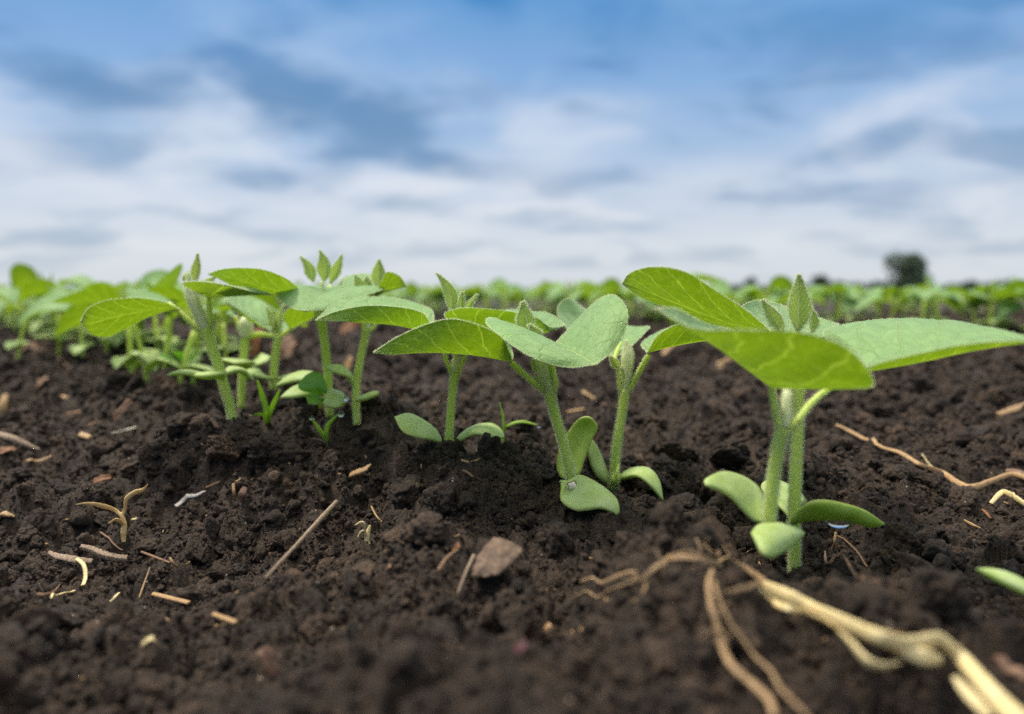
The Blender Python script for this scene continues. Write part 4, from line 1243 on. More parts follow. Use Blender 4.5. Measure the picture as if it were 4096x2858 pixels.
def generic_seedling(seed, low=False):
    """one whole seedling about 5.5 cm tall, rooted at the origin"""
    r = np.random.default_rng(seed)
    o = empty('soybean_seedling')
    bpy.context.view_layer.update()
    h = r.uniform(.028, .038)
    lean = r.normal(size=2) * .004
    top = np.array([lean[0], lean[1], h])
    A = lambda *q: np.array(q, float)
    sd = 8 if low else 10
    stem([A(0, 0, -.008), A(lean[0] * .1, lean[1] * .1, h * .3), A(lean[0] * .5, lean[1] * .5, h * .7), top], [.0015, .0015, .0015, .0018], o, n=8, sides=sd)
    zc = h * r.uniform(.28, .42)
    a0 = r.uniform(0, 6.28)
    for k in (0, 1):
        a = a0 + k * math.pi + r.normal() * .2
        e = A(math.cos(a), math.sin(a), 0)
        b = A(lean[0] * .2, lean[1] * .2, zc)
        oval(o, [b, b + e * .006 + A(0, 0, .003), b + e * .014 + A(0, 0, .003), b + e * .021 + A(0, 0, r.uniform(-.007, .003))], .0058, (0, 0, 1), fold=.1, nt=10, ns=7)
    a0 += math.pi / 2 + r.normal() * .2
    for k in (0, 1):
        a = a0 + k * math.pi + r.normal() * .3
        e = A(math.cos(a), math.sin(a), 0)
        pl = r.uniform(.006, .012)
        lb = top + e * pl * .7 + A(0, 0, pl * .9)
        stem([top - A(0, 0, .001), top + e * pl * .2 + A(0, 0, pl * .5), lb], [.0009, .0008, .0007], o, 'petiole', n=6, sides=6)
        L = r.uniform(.030, .041); dr = r.uniform(-.016, .005); rise = r.uniform(.001, .007)
        mid = [lb, lb + e * L * .3 + A(0, 0, rise), lb + e * L * .65 + A(0, 0, rise * .6 + dr * .3), lb + e * L + A(0, 0, dr)]
        oval(o, mid, r.uniform(.0125, .0165), (r.normal() * .25, r.normal() * .25, 1), thick=0, mat=LEAF, fold=r.uniform(.05, .55), name='leaf', prof=(.78, 1.0, .88, .5), nt=14 if low else 20, ns=7 if low else 9, cup=.12, puck=.03)
    for k in range(3):
        a = r.uniform(0, 6.28)
        e = A(math.cos(a), math.sin(a), 0) * r.uniform(.1, .5)
        q = top + A(0, 0, .004) + e * .004
        L = r.uniform(.009, .019)
        oval(o, [q - A(0, 0, .005), q + e * L * .3 + A(0, 0, L * .4), q + e * L * .6 + A(0, 0, L * .8), q + e * L * .8 + A(0, 0, L)], r.uniform(.0022, .0038), (math.cos(a + 1), math.sin(a + 1), .2), thick=0, mat=YOUNG, fold=.4, name='young_leaf', prof=(.7, 1, .9, .5), nt=10, ns=5)
    return o


KINDS_ = [generic_seedling(500 + k) for k in range(7)]
USED = [False] * len(KINDS_)
RR = np.random.default_rng(77)


def place_seedling(x, y, label, group, size=1.0, rot=None, k=None):
    k = int(RR.integers(len(KINDS_))) if k is None else k
    if not USED[k]:
        o = KINDS_[k]; USED[k] = True
    else:
        o = copy_tree(KINDS_[k])
    z = float(base_z(np.array([x]), np.array([y]))[0])
    o.location = (x, y, z - .001)
    o.rotation_euler = (RR.normal() * .07, RR.normal() * .07, RR.uniform(0, 6.28) if rot is None else rot)
    s = size * RR.uniform(.9, 1.12)
    o.scale = (s, s, s)
    tag(o, label, 'seedling', group)
    return o


def row_x(y, k=0):
    return .24 + 1.0 * k - .85 * y


def build_rows():
    # nearest soft plants just behind the sharp ones
    spots = [(525, .47, 'soft seedling, leftmost pale stem under the long leaf'),
             (585, .44, 'soft seedling, second pale stem under the long green leaf'),
             (648, .45, 'soft seedling, third pale stem under the long green leaf'),
             (700, .39, 'blurred seedling between the pale stems and the thick leaning one'),
             (770, .43, 'blurred seedling with its stem behind the thick leaning one')]
    for u, d, lab in spots:
        p = P(u, 1429, d)
        place_seedling(p[0], p[1], lab, SEED_GROUP, 1.0)
    for u, d, lab in ((70, .60, 'big leaved blurred seedling at the left edge of the row'), (235, .63, 'blurred seedling with low wide leaves, second from the left edge'),
                      (330, .56, 'blurred seedling just left of the tip of the long leaf'), (430, .60, 'blurred seedling behind the tip of the long leaf')):
        p = P(u, 1429, d)
        place_seedling(p[0], p[1], lab, SEED_GROUP, 1.05)
    for u, d, sz, lab in ((2250, 1.12, 1.28, 'taller blurred seedling above the crop line, over the small round grey green leaf'), (2390, 1.16, 1.15, 'taller blurred seedling above the crop line, beside the taller one over the round leaf'),
                          (2690, .92, 1.15, 'single blurred seedling on the bare strip under the tip of the dark arching leaf'), (215, .82, 1.3, 'tall blurred seedling raising a round leaf above the horizon at the far left')):
        p = P(u, 1429, d)
        place_seedling(p[0], p[1], lab, SEED_GROUP, sz)
    # the row going away to the left
    y = .50; n = 0
    while y < 3.0:
        x = row_x(y) + RR.normal() * .016
        if -.72 * y < x:
            place_seedling(x, y, 'blurred green seedling of the near row as it runs off to the left', 'seedlings of the near row running off to the left', .95)
            n += 1
        y += RR.uniform(.010, .022) * (1 + .9 * max(0, y - .9))
    # the two rows beyond the bare strip
    m = 0; YEND = {}
    for k, gap, y0, lim in ((1, .0115, .72, 175), (2, .036, 1.3, 40)):
        y = y0; c = 0
        while c < lim:
            x = row_x(y, k) + RR.normal() * .036
            if x > .78 * y:
                y += .02; continue
            if x < -.74 * y: break
            place_seedling(x, y, 'blurred green seedling of the row right behind the bare strip' if k == 1 else 'small blurred green seedling of the second row behind the bare strip',
                           'seedlings of the first row behind the bare strip' if k == 1 else 'seedlings of the second row behind the bare strip', (.92 if y < 1.25 else 1.0) if k == 1 else .9)
            c += 1
            y += RR.uniform(.6, 1.4) * gap / 1.31
        m += c; YEND[k] = y
    # further rows up to the horizon: one mass that nobody could count
    V, F, UV = [], [], []
    nv = 0
    protos = []
    for o in KINDS_[:4]:
        vs, fs, uvs, mt = [], [], [], []
        b = 0
        for ch in o.children:
            me = ch.data
            if ch.name.startswith(('petiole', 'young')) : continue
            co = np.empty(len(me.vertices) * 3, np.float32); me.vertices.foreach_get('co', co)
            for p in me.polygons:
                fs.append([b + q for q in p.vertices]); mt.append(0 if ch.name.startswith('leaf') else 1)
            vs.append(co.reshape(-1, 3)); b += len(me.vertices)
        protos.append(fs and (np.concatenate(vs), fs, mt))
    g = bpy.data.collections.new('far_seedling_kinds')
    for vs, fs, mt in protos:
        me = bpy.data.meshes.new('far_seedling')
        me.from_pydata(vs.tolist(), [], fs)
        me.materials.append(FARL); me.materials.append(FARS)
        me.polygons.foreach_set('material_index', np.array(mt, dtype=np.int32))
        me.polygons.foreach_set('use_smooth', np.ones(len(fs), bool))
        me.update()
        g.objects.link(bpy.data.objects.new('far_seedling', me))
    pts = []
    for k in range(1, 60):
        y = 2.0
        ymax = 46
        while y < ymax:
            x = row_x(y, k) + RR.normal() * .012
            step = .026 * (1 + y * .06)
            if -.8 * y < x < .8 * y:
                if not (k <= 2 and y < YEND[k]):
                    pts.append((x, y))
            y += RR.uniform(.6, 1.4) * step
    pts = np.array(pts)
    n = len(pts)
    z = base_z(pts[:, 0], pts[:, 1]) - .001
    me = bpy.data.meshes.new('far_crop_rows')
    me.vertices.add(n)
    me.vertices.foreach_set('co', np.column_stack([pts, z]).astype(np.float32).ravel())
    rot = np.zeros((n, 3)); rot[:, 2] = RR.uniform(0, 6.28, n)
    me.attributes.new('rot', 'FLOAT_VECTOR', 'POINT').data.foreach_set('vector', rot.astype(np.float32).ravel())
    s = RR.uniform(.52, .78, (n, 1))
    me.attributes.new('scl', 'FLOAT_VECTOR', 'POINT').data.foreach_set('vector', np.repeat(s, 3, 1).astype(np.float32).ravel())
    me.attributes.new('idx', 'INT', 'POINT').data.foreach_set('value', RR.integers(0, len(protos), n).astype(np.int32))
    o = bpy.data.objects.new('far_crop_rows', me); COL.objects.link(o)
    tag(o, 'rows of tiny green seedlings reaching to the horizon', None, None, 'stuff')
    md = o.modifiers.new('scatter', 'NODES'); md.node_group = scatter_nodes('far_crop_rows', g)
    print('far plants', n, 'row copies', m)


FARL = _plain('far_leaf', (.14, .24, .09), (.19, .30, .12), 60, .55, .35, (.22, .45, .03), bump=0)
FARS = _plain('far_stem', (.24, .34, .08), (.32, .42, .12), 60, .6, 0, bump=0)
build_rows()


# ------------------------------------------------------------------ trees and hills on the horizon
TREEM = _plain('hazed_tree_leaf', (.075, .110, .065), (.110, .150, .085), 1.5, .7, .2, (.05, .10, .02), bump=0)  # lightened grey-green: distance haze is put into the leaf colour
TRUNK = _plain('tree_bark', (.06, .045, .035), (.10, .08, .06), 4, .9, 0, bump=.4)


def tree(label, u, d, width, height, seed, shape=1.0, n=5200):
    r = np.random.default_rng(seed)
    p = P(u, 1168, d)
    o = empty('tree', (p[0], p[1], 0.0))
    tag(o, label, 'tree', 'trees on the horizon')
    bpy.context.view_layer.update()
    org = np.array(o.location)
    th = height * .3
    Vs, Fs = [], []
    b = 0
    V, F, *_ = tube_geo([org + (0, 0, -.1), org + (0, 0, th), org + (r.normal() * .2, 0, height * .75)], [width * .045, width * .035, width * .012], 10, 8)
    Vs.append(V); Fs += F; b += len(V)
    for k in range(7):
        a = r.uniform(0, 6.28); z0 = height * r.uniform(.2, .55)
        e = np.array([math.cos(a), math.sin(a), 0]) * width * r.uniform(.2, .38)
        V, F, *_ = tube_geo([org + (0, 0, z0), org + e * .5 + (0, 0, z0 + height * .12), org + e + (0, 0, z0 + height * .25)], [width * .02, width * .012, width * .004], 6, 6)
        Vs.append(V); Fs += [tuple(q + b for q in f) for f in F]; b += len(V)
    link_mesh('trunk', np.concatenate(Vs) - org, Fs, TRUNK, o)
    # crown: leaf clumps on lobes of uneven size
    lobes = []
    for k in range(13):
        a = r.uniform(0, 6.28); q = r.uniform(.0, .42) * width
        lobes.append((q * math.cos(a), q * math.sin(a), height * r.uniform(.15, .84), width * r.uniform(.20, .32)))
    lobes.append((0, 0, height * .9, width * .12))
    C = np.array(lobes)
    li = r.integers(0, len(C), n)
    dirs = _unit(r.normal(size=(n, 3)))
    rad = C[li, 3:4] * r.uniform(.35, 1.05, (n, 1))
    c = C[li, :3] + dirs * rad * np.array([1, 1, 1.0 * shape])
    s = width * r.uniform(.02, .05, (n, 1))
    a = _unit(r.normal(size=(n, 3))); bb = _unit(np.cross(a, r.normal(size=(n, 3))))
    V = np.stack([c - a * s, c + bb * s * .7, c + a * s, c - bb * s * .7], 1).reshape(-1, 3)
    F = np.arange(n * 4).reshape(n, 4)
    link_mesh('crown', V, F, TREEM, o, smooth=False)
    return o


def build_horizon():
    k = .608
    U = lambda x: 2700 + k * x
    H = lambda y, d: (1168 - (950 + k * y)) / FPX * d
    D = 150.0
    tree('big round dark tree alone on the horizon at the right', U(1565), D, 285 * k / FPX * D, H(122, D), 1)
    tree('narrow dark tree on the horizon left of the hairy bud', U(500), D, 80 * k / FPX * D, H(258, D), 2)
    tree('small pale tree on the horizon close left of the hairy bud', U(690), D * 1.2, 90 * k / FPX * D * 1.2, H(285, D * 1.2), 3)
    tree('dark rounded tree on the horizon right of the hairy bud', U(960), D, 130 * k / FPX * D, H(255, D), 4)
    tree('low spreading tree just right of the dark rounded one on the horizon', U(1075), D, 150 * k / FPX * D, H(305, D), 5)
    tree('low dark tree at the left foot of the big round tree', U(1320), D, 130 * k / FPX * D, H(312, D), 6)
    tree('hazy tree on the horizon right of the big round tree', U(1950), D * 1.5, 130 * k / FPX * D * 1.5, H(300, D * 1.5), 7)
    tree('hazy wide tree on the horizon close to the right edge', U(2190), D * 1.5, 160 * k / FPX * D * 1.5, H(300, D * 1.5), 8)
    r = np.random.default_rng(12)
    for i, (xx, ww, yy) in enumerate(((590, 120, 330), (760, 150, 330), (850, 90, 318), (1190, 160, 322), (1420, 120, 325), (1720, 130, 335), (1830, 150, 325), (2060, 160, 320), (400, 140, 335))):
        tree('low hazy shrubby tree filling the line of trees on the right horizon', U(xx), D * 1.3, ww * k / FPX * D * 1.3, H(yy, D * 1.3), 20 + i, n=1800)
    # low wooded rise far away
    m = _plain('far_hill', (.045, .075, .075), (.06, .09, .085), .01, .9, 0, bump=0)
    xs = np.linspace(-1500, 1500, 160)
    V, F = [], []
    for j, (yy, zz) in enumerate(((1480, -2), (1500, .62), (1540, 1.0), (1600, .9), (1700, -2))):
        for i, x in enumerate(xs):
            w = max(0.0, 1 + .5 * math.sin(x * .004 + 1) + .35 * math.sin(x * .019) + .22 * math.sin(x * .061 + 2) + .2 * math.sin(x * .17))
            w *= 1.0 + 1.6 * max(0, min(1, (-x - 100) / 500))
            V.append((x, yy, zz * 5.0 * w if zz > 0 else zz))
    n = len(xs)
    for j in range(4):
        for i in range(n - 1):
            F.append((j * n + i, j * n + i + 1, (j + 1) * n + i + 1, (j + 1) * n + i))
    o = link_mesh('far_hills', V, F, m)
    tag(o, 'low bluish wooded rise far behind the field', None, None, 'structure')


build_horizon()

# ------------------------------------------------------------------ plant remains, weeds and drops
def to_ground(p, lift=0.0):
    """follow the line of sight to the soil surface"""
    C = np.array([0, 0, CAM_H])
    v = (p - C) / (p[1] if abs(p[1]) > 1e-9 else 1)
    dd = np.exp(np.linspace(math.log(.085), math.log(2.5), 900))
    Q = C + dd[:, None] * v
    g = base_z(Q[:, 0], Q[:, 1]) + detail_z(Q[:, 0], Q[:, 1], np.full(len(dd), .0007)) * .95
    below = np.where(Q[:, 2] < g + .0004)[0]
    i = below[0] if len(below) else len(dd) - 1
    q = Q[i].copy()
    q[2] += lift
    return q


def ray_pts(V, pts):
    out = []
    for q in pts:
        out.append(to_ground(V(q[0], q[1], .3), q[2] if len(q) > 2 else .0004))
    return out


def strip(name, label, cat, V, pts, w, mat, flat=.45, rough=.12, seed=0, n=None, group=None, on_ground=True, sides=10, parent=None, stand=False, clip=False, up=None, straight=False):
    """stalk, straw or chip lying along the points; w are half widths in photo pixels"""
    if on_ground:
        q = ray_pts(V, pts)
        if straight:    # rigid piece resting on the highest crumbs under it
            t = np.linspace(0, 1, len(q))[:, None]
            q = q[0] * (1 - t) + q[-1] * t
            f = np.linspace(.05, .95, 20)[:, None]
            m = q[0] * (1 - f) + q[-1] * f
            q[:, 2] += max(0, np.percentile(ground_z(m[:, 0], m[:, 1]) - m[:, 2], 75)) + .0004
        if stand:       # a piece that stands up from its lowest point
            k = max(range(len(q)), key=lambda i: pts[i][1])
            q = [q[k] if i == k else V(p[0], p[1], q[k][1] + .5 * np.linalg.norm(V(p[0], p[1], q[k][1]) - q[k])) for i, p in enumerate(pts)]
        if not straight and not stand and len(q) > 2:
            k = 7 * (len(q) - 1) + 1
            w = list(spline([[v] for v in (w if len(w) == len(q) else [w[0]] * len(q))], k)[:, 0])
            q = spline(q, k)
            g = ground_z(q[:, 0], q[:, 1]) + .0004
            z = np.maximum(q[:, 2], g)
            for _ in range(3):
                z = np.maximum(np.convolve(np.pad(z, 2, mode='edge'), np.ones(5) / 5, 'valid'), g)
            q[:, 2] = z
            pts = [tuple(v) for v in q]
    else:
        q = []
        for i, p in enumerate(pts):
            g = to_ground(V(p[0], p[1], .3))[1]
            r_ = px(w[min(i, len(w) - 1)], p[2])
            q.append(V(p[0], p[1], min(p[2], g - 1.5 * r_) if clip else p[2]))
    q = np.array(q)
    for p, r_ in zip(spline(q, 5 * len(q)), np.repeat(w if len(w) == len(q) else [w[0]] * len(q), 5)):
        KEEP.append((p[0], p[1], p[2], px(r_, p[1]) + .0004))
        k = p[1] * .03        # nor right in front of it
        KEEP.append((p[0] * .97, p[1] - k, p[2] + k * .25, px(r_, p[1])))
        if name == 'dry_straw':
            KEEP.append((p[0] * .94, p[1] - 2 * k, p[2] + k * .5, px(r_, p[1])))
    d = q[:, 1].mean()
    c = q.mean(0)
    rad = [px(k, p[1]) for k, p in zip(w if len(w) == len(q) else [w[0]] * len(q), q)]
    nn = max(n or 0, 10, (8 if len(q) < 8 else 2) * len(q))
    Vv, F, *_ = tube_geo(q, rad, nn, sides, flat, rough * 1.6, seed, up=up or ((0, -.75, .8) if on_ground and not stand else (0, -1, .3)))
    uv = np.array([(abs(2 * (j % sides) / sides - 1), i_) for i_ in np.arange(nn) * .25 for j in range(sides)] + [(0, 0), (0, 1)])
    if parent is None:
        o = link_mesh(name, Vv - c, F, mat, uv=uv)
        o.location = c
        tag(o, label, cat, group)
    else:
        o = link_mesh(name, Vv - np.array(parent.location), F, mat, parent, uv=uv)
    return o


def flake(name, label, cat, V, base, tip, w, mat, seed=0, fold=.4, lift=.001, curl=.3, group=None, thick=.0004):
    """flat dry scrap with an uneven outline"""
    a = ray_pts(V, [(base[0], base[1], .0004)])[0]
    e = V(tip[0], tip[1], a[1]) - a
    k = np.linalg.norm(e)
    b = V(tip[0], tip[1], a[1] + (.7 * k if e[2] > 0 else -.2 * k)) + (0, 0, lift)      # leans away from the lens
    KEEP.extend([tuple(a * (1 - t) + b * t) + (px(w, a[1]) * .6,) for t in (0, .33, .66, 1)])
    L = np.linalg.norm(b - a)
    mid = [a, a * .66 + b * .34 + (0, 0, L * curl * .3), a * .33 + b * .67 + (0, 0, L * curl * .4), b]
    r = np.random.default_rng(seed)
    m = spline(mid, 7)
    ww = px(w, a[1]) * r.uniform(.65, 1.1, 5)
    bs, rows, tp = simple_rows(m, ww, (r.normal() * .2, -.7, 1), fold)
    for rw in rows:
        for k in (0, 2): rw[k] = rw[k] + r.normal(size=3) * px(w, a[1]) * .12
    G, x, s = blade_grid(bs, rows, tp, nt=16, ns=9)
    o = empty('tmp', tuple((a + b) / 2))
    bpy.context.view_layer.update()
    f = blade_obj(name, G, x, s, mat, o, thick)
    f.parent = None
    f.location = o.location
    bpy.data.objects.remove(o)
    tag(f, label, cat, group)
    return f


def build_remains():
    # big dry stalk with roots in the lower right corner
    P_ = lambda V, *a: V(*a)
    c = VF(800, 480, .128)
    o = empty('dry_stalk', tuple(c))
    tag(o, 'pale dry stalk with its roots, lying across the soil in the lower right corner', 'dry stalk')
    bpy.context.view_layer.update()
    S = lambda nm, V, pts, w, mat, fl=.6, rg=.08, sd=0: strip(nm, None, None, V, pts, w, mat, fl, rg, sd, n=10 * len(pts), on_ground=False, parent=o, sides=12, clip=True)
    S('stem', VF, [(90, 170, .145), (190, 235, .143), (330, 300, .141), (520, 400, .138), (800, 510, .133), (1060, 620, .129), (1290, 690, .126), (1440, 690, .124), (1550, 650, .122), (1640, 680, .12), (1780, 820, .118), (1960, 1030, .114), (2150, 1230, .111), (2350, 1420, .108)],
      [14, 27, 34, 34, 29, 29, 36, 46, 34, 24, 30, 37, 42, 46], PALE, .42, .09, 1)
    S('leaf_sheath', VF, [(1180, 690, .1265), (1350, 760, .124), (1480, 800, .1225), (1600, 820, .121)], [12, 34, 36, 20], PALE, .3, .05, 2)
    S('leaf_sheath', VF, [(730, 570, .133), (850, 680, .13), (960, 810, .128), (1080, 870, .1265), (1250, 850, .126)], [8, 18, 24, 24, 12], PALE, .45, .05, 3)
    S('leaf_sheath', VF, [(1710, 960, .1155), (1790, 1060, .114), (1900, 1180, .1125), (2010, 1300, .111)], [10, 22, 27, 20], PALE, .3, .05, 4)
    S('leaf_sheath', VF, [(100, 230, .1435), (190, 330, .142), (330, 390, .14), (450, 420, .139)], [8, 15, 15, 8], PALE, .4, .05, 5)
    S('root', VE, [(1960, 430, .145), (1860, 340, .147), (1740, 260, .149), (1600, 190, .15), (1500, 230, .15), (1380, 170, .151), (1230, 130, .152), (1090, 190, .152), (950, 280, .152), (850, 370, .152)], [20.3, 15.6, 10.9, 8.6, 10.1, 9.4, 7.8, 10.9, 10.1, 7.8], ROOT, .7, .34, 6)
    S('root', VE, [(1560, 265, .149), (1440, 225, .149), (1320, 195, .15), (1180, 185, .15), (1060, 215, .151)], [7.0, 9.4, 9.4, 10.1, 4.7], ROOT, .7, .34, 7)
    S('root', VE, [(850, 370, .152), (740, 410, .151), (620, 450, .15), (520, 490, .15), (430, 545, .15), (350, 495, .15), (280, 510, .15), (180, 555, .15)], [7.0, 6.2, 6.2, 5.5, 5.5, 5.5, 4.7, 2.3], ROOT, .7, .34, 8)
    S('root', VE, [(780, 320, .153), (670, 330, .152), (560, 380, .152), (460, 415, .152), (380, 370, .152), (270, 405, .152)], [7.0, 6.2, 5.5, 5.5, 4.7, 2.3], ROOT, .7, .34, 9)
    S('root', VE, [(880, 380, .151), (865, 450, .15), (830, 520, .149)], [6.2, 4.7, 2.3], ROOT, .7, .34, 10)
    S('root', VE, [(1480, 300, .149), (1440, 420, .145), (1450, 560, .142), (1470, 660, .139), (1520, 820, .135), (1560, 1000, .131), (1650, 1180, .127), (1830, 1340, .123), (1980, 1480, .12), (2040, 1640, .118)], [10.9, 12.5, 12.5, 14.0, 15.6, 17.2, 17.2, 17.2, 18.7, 18.7], ROOT, .7, .34, 11)
    S('root', VE, [(1470, 330, .147), (1510, 480, .143), (1560, 620, .139), (1640, 780, .136), (1760, 940, .132), (1860, 1080, .129), (2010, 1220, .126), (2100, 1380, .123), (2240, 1520, .12), (2400, 1700, .117)], [9.4, 10.1, 11.7, 10.9, 10.9, 10.9, 12.5, 11.7, 12.5, 12.5], ROOT, .7, .34, 12)
    S('root', VE, [(1900, 420, .145), (1800, 450, .145), (1700, 470, .144), (1580, 500, .144)], [12.5, 9.4, 7.0, 3.1], ROOT, .7, .34, 13)
    # fine rootlets and torn fibres, too many to tell apart
    r = np.random.default_rng(31)
    def strands(nm, V, path, count, mat, spread, w, along):
        Vv, Ff, b = [], [], 0
        c_ = []
        for p in path:
            g = to_ground(V(p[0], p[1], .3))[1]
            c_.append(V(p[0], p[1], min(p[2], g - px(14, p[2]))))
        c_ = spline(c_, 200)
        for k in range(count):
            i0 = int(r.integers(0, 150)); L = int(r.integers(18, 48))
            a = c_[i0]; d = a[1]
            if along:
                q = c_[i0:min(199, i0 + L):6].copy()
                o2 = np.array([r.normal() * .5, 0, r.normal() * .6]) * px(spread, d)
                f = np.linspace(.8, 2.0, len(q))[:, None]
                q = q + o2 * f + np.array([0, -px(spread * .4, d), 0])
            else:
                t = _unit(c_[min(199, i0 + 8)] - c_[max(0, i0 - 8)])
                dr = _unit(np.cross(t, (0, -1, .3)) * r.choice([-1, 1]) + t * r.normal() * .8 + r.normal(size=3) * .3)
                dr = _unit(dr * np.array([1, 1, .25]))
                n_ = 5
                q = [a + dr * px(spread, d) * (m / (n_ - 1)) * r.uniform(.6, 1.2) + r.normal(size=3) * px(spread * .07, d) * m for m in range(n_)]
                q = np.array(q)
                q[:, 2] = np.maximum(q[:, 2], ground_z(q[:, 0], q[:, 1]) + .0003)
            v, f_, *_ = tube_geo(q, [px(w, d), px(w * .8, d), px(w * .25, d)], 14, 5, .7, .3, k)
            Vv.append(v); Ff += [tuple(x_ + b for x_ in f__) for f__ in f_]; b += len(v)
        tag(link_mesh(nm, np.concatenate(Vv) - np.array(o.location), Ff, mat, o), kind='stuff')
    strands('rootlets', VE, [(1600, 190, .15), (1230, 130, .152), (950, 280, .152), (740, 410, .151), (520, 490, .15), (280, 510, .15)], 14, ROOT, 80, 2.6, False)
    strands('rootlets', VE, [(1450, 560, .142), (1520, 820, .135), (1650, 1180, .127), (1980, 1480, .12)], 9, ROOT, 100, 2.6, False)
    strands('fibres', VF, [(330, 300, .141), (800, 510, .133), (1290, 690, .126), (1550, 650, .122), (1780, 820, .118), (2150, 1230, .111)], 26, SPROUT, 26, 3.5, True)
    strip('bark_chip', 'pinkish bark chip at the right edge beside the dry stalk', 'bark chip', VF, [(2050, 830), (2130, 900), (2230, 970), (2330, 1040)], [14, 24, 26, 20], BROWN, .4, .1, 14)

    strip('dry_straw', 'long thin brown straw turning pale, lying on the dark soil behind the right seedlings', 'straw', V4, [(1060, 855, .003), (1150, 905, .002), (1250, 952, .002), (1350, 990, .002), (1450, 1030, .002), (1560, 1085, .001), (1690, 1142, .001), (1800, 1128, .002), (1900, 1118, .004), (2010, 1150, .003)], [6, 8, 8, 9, 10, 11, 15, 12, 11, 10], STRAW, .6, .08, 15, n=60)
    strip('dry_straw', 'short straw splinter beside the bend of the long brown straw', 'straw', V4, [(1465, 1010, .004), (1500, 1045, .002), (1550, 1075, .001)], [3, 5, 4], PALE, .5, .1, 16)
    strip('bark_chip', 'brown bark chip at the right edge above the pale straw', 'bark chip', V4, [(1865, 1075, .002), (1930, 1090, .002), (2010, 1120, .001)], [10, 20, 18], BROWN, .4, .1, 17)
    strip('dry_straw', 'curved pale straw strip at the right edge, below the long brown straw', 'straw', V4, [(1795, 1212, .001), (1850, 1200, .003), (1910, 1220, .003), (1990, 1265, .002)], [8, 11, 13, 10], PALE, .4, .08, 18)
    strip('dry_straw', 'small orange straw curl left of the curved pale strip', 'straw', V4, [(1755, 1238), (1772, 1262, .001), (1796, 1284)], [4, 7, 4], ORANGE, .5, .1, 19)
    strip('wood_chip', 'small pale wood chip on dark crumbs right of the drop', 'wood chip', V4, [(1672, 1296), (1705, 1315, .001), (1748, 1338)], [7, 10, 7], STRAW, .6, .2, 20)
    strip('dry_straw', 'straight pale straw at the right edge, far behind the long brown straw', 'straw', V4, [(1830, 815, .003), (1890, 795, .003), (1990, 760, .003)], [10, 13, 12], STRAW, .5, .1, 21, straight=True)
    strip('wood_chip', 'upright wood splinter standing below the hanging drop', 'wood chip', V4, [(1048, 1430), (1054, 1390, .001), (1060, 1340, .002)], [6, 6, 6], STRAW, .5, .15, 22, stand=True)
    strip('twig', 'thin bent twig leaning off the upright splinter', 'twig', V4, [(1062, 1388, .002), (1110, 1415, .002), (1160, 1455, .001), (1208, 1510)], [3, 3.5, 3.5, 3], TWIG, .9, .1, 23)
    strip('twig', 'grey twig on the soil between the right stems and the pale stalk', 'twig', V5, [(1330, 440, .003), (1345, 465, .002), (1420, 475, .001), (1510, 500, .001), (1600, 540)], [4, 6, 6, 6, 4], TWIG, .9, .2, 24)

    # left side
    o = empty('dead_sprout', tuple(to_ground(V6(685, 632, .3))))
    tag(o, 'withered straw coloured grass sprout forked like a Y, left of the soil hollow', 'dead sprout')
    bpy.context.view_layer.update()
    d = o.location[1]
    S2 = lambda nm, pts, w, mat, sd: strip(nm, None, None, V6, [(a, b, d + c) for a, b, c in pts], w, mat, .35, .1, sd, n=8 * len(pts), on_ground=False, parent=o)
    S2('stem', [(685, 650, 0), (683, 600, 0), (688, 550, 0), (672, 500, 0)], [8, 12, 11, 9], SPROUT, 1)
    S2('blade', [(672, 500, 0), (690, 470, 0), (700, 410, -.001), (745, 375, -.002), (790, 360, -.003), (818, 330, -.004)], [7, 8, 10, 11, 8, 2], SPROUT, 2)
    S2('blade', [(675, 505, 0), (630, 470, 0), (570, 452, -.002), (520, 440, -.004), (470, 435, -.005), (420, 442, -.006)], [8, 9, 12, 9, 5, 2], SPROUT, 3)
    S2('blade', [(688, 560, 0), (665, 535, -.001), (640, 525, -.002), (600, 548, -.003)], [6, 8, 8, 4], SPROUT, 4)
    flake('leaf_scrap', 'tiny straw scrap on the soil right of the withered forked sprout', 'leaf scrap', V6, (720, 535), (760, 540), 8, PALE, 1)
    strip('bleached_straw', 'white bleached straw lying right of the withered forked sprout', 'straw', V6, [(972, 472, .001), (1020, 440, .001), (1080, 415, .001), (1140, 388, .001)], [9, 10, 7, 3], WHITE, .35, .15, 31)
    strip('twig', 'thin dark twig running on from the white bleached straw', 'twig', V6, [(1140, 388, .002), (1180, 372, .002), (1222, 354, .002)], [4, 4, 3], TWIG, .8, .1, 32, straight=True)
    strip('wood_chip', 'narrow upright brown chip, left one of two above the soil slope', 'wood chip', V6, [(1298, 422), (1294, 375, .002), (1290, 325, .003)], [5, 7, 6], STRAW, .5, .1, 33, stand=True)
    strip('bark_chip', 'broad pinkish bark chip right of the narrow upright chip', 'bark chip', V6, [(1338, 428), (1340, 385, .002), (1355, 345, .003)], [10, 15, 10], BROWN, .4, .15, 34, stand=True)
    strip('stick', 'long straight weathered stick lying up the slope in the middle', 'stick', V7, [(243, 850, .002), (330, 755, .003), (440, 640, .003), (510, 575, .004), (600, 485, .004), (678, 405, .004)], [6, 9, 9, 11, 12, 11], BARK, .85, .12, 35, n=50, straight=True)
    strip('bark_chip', 'flat brown bark strip beside the gnarled grey stick', 'bark chip', V6, [(275, 750, .002), (340, 765, .002), (420, 785, .002), (515, 795, .002)], [8, 16, 18, 12], BARK, .4, .2, 36)
    strip('stick', 'gnarled grey stick with a broken end, on the left soil', 'stick', V6, [(448, 732, .003), (520, 755, .003), (590, 785, .003), (650, 795, .003), (705, 805, .003)], [10, 13, 14, 13, 15], BARK, .8, .3, 37, n=40)
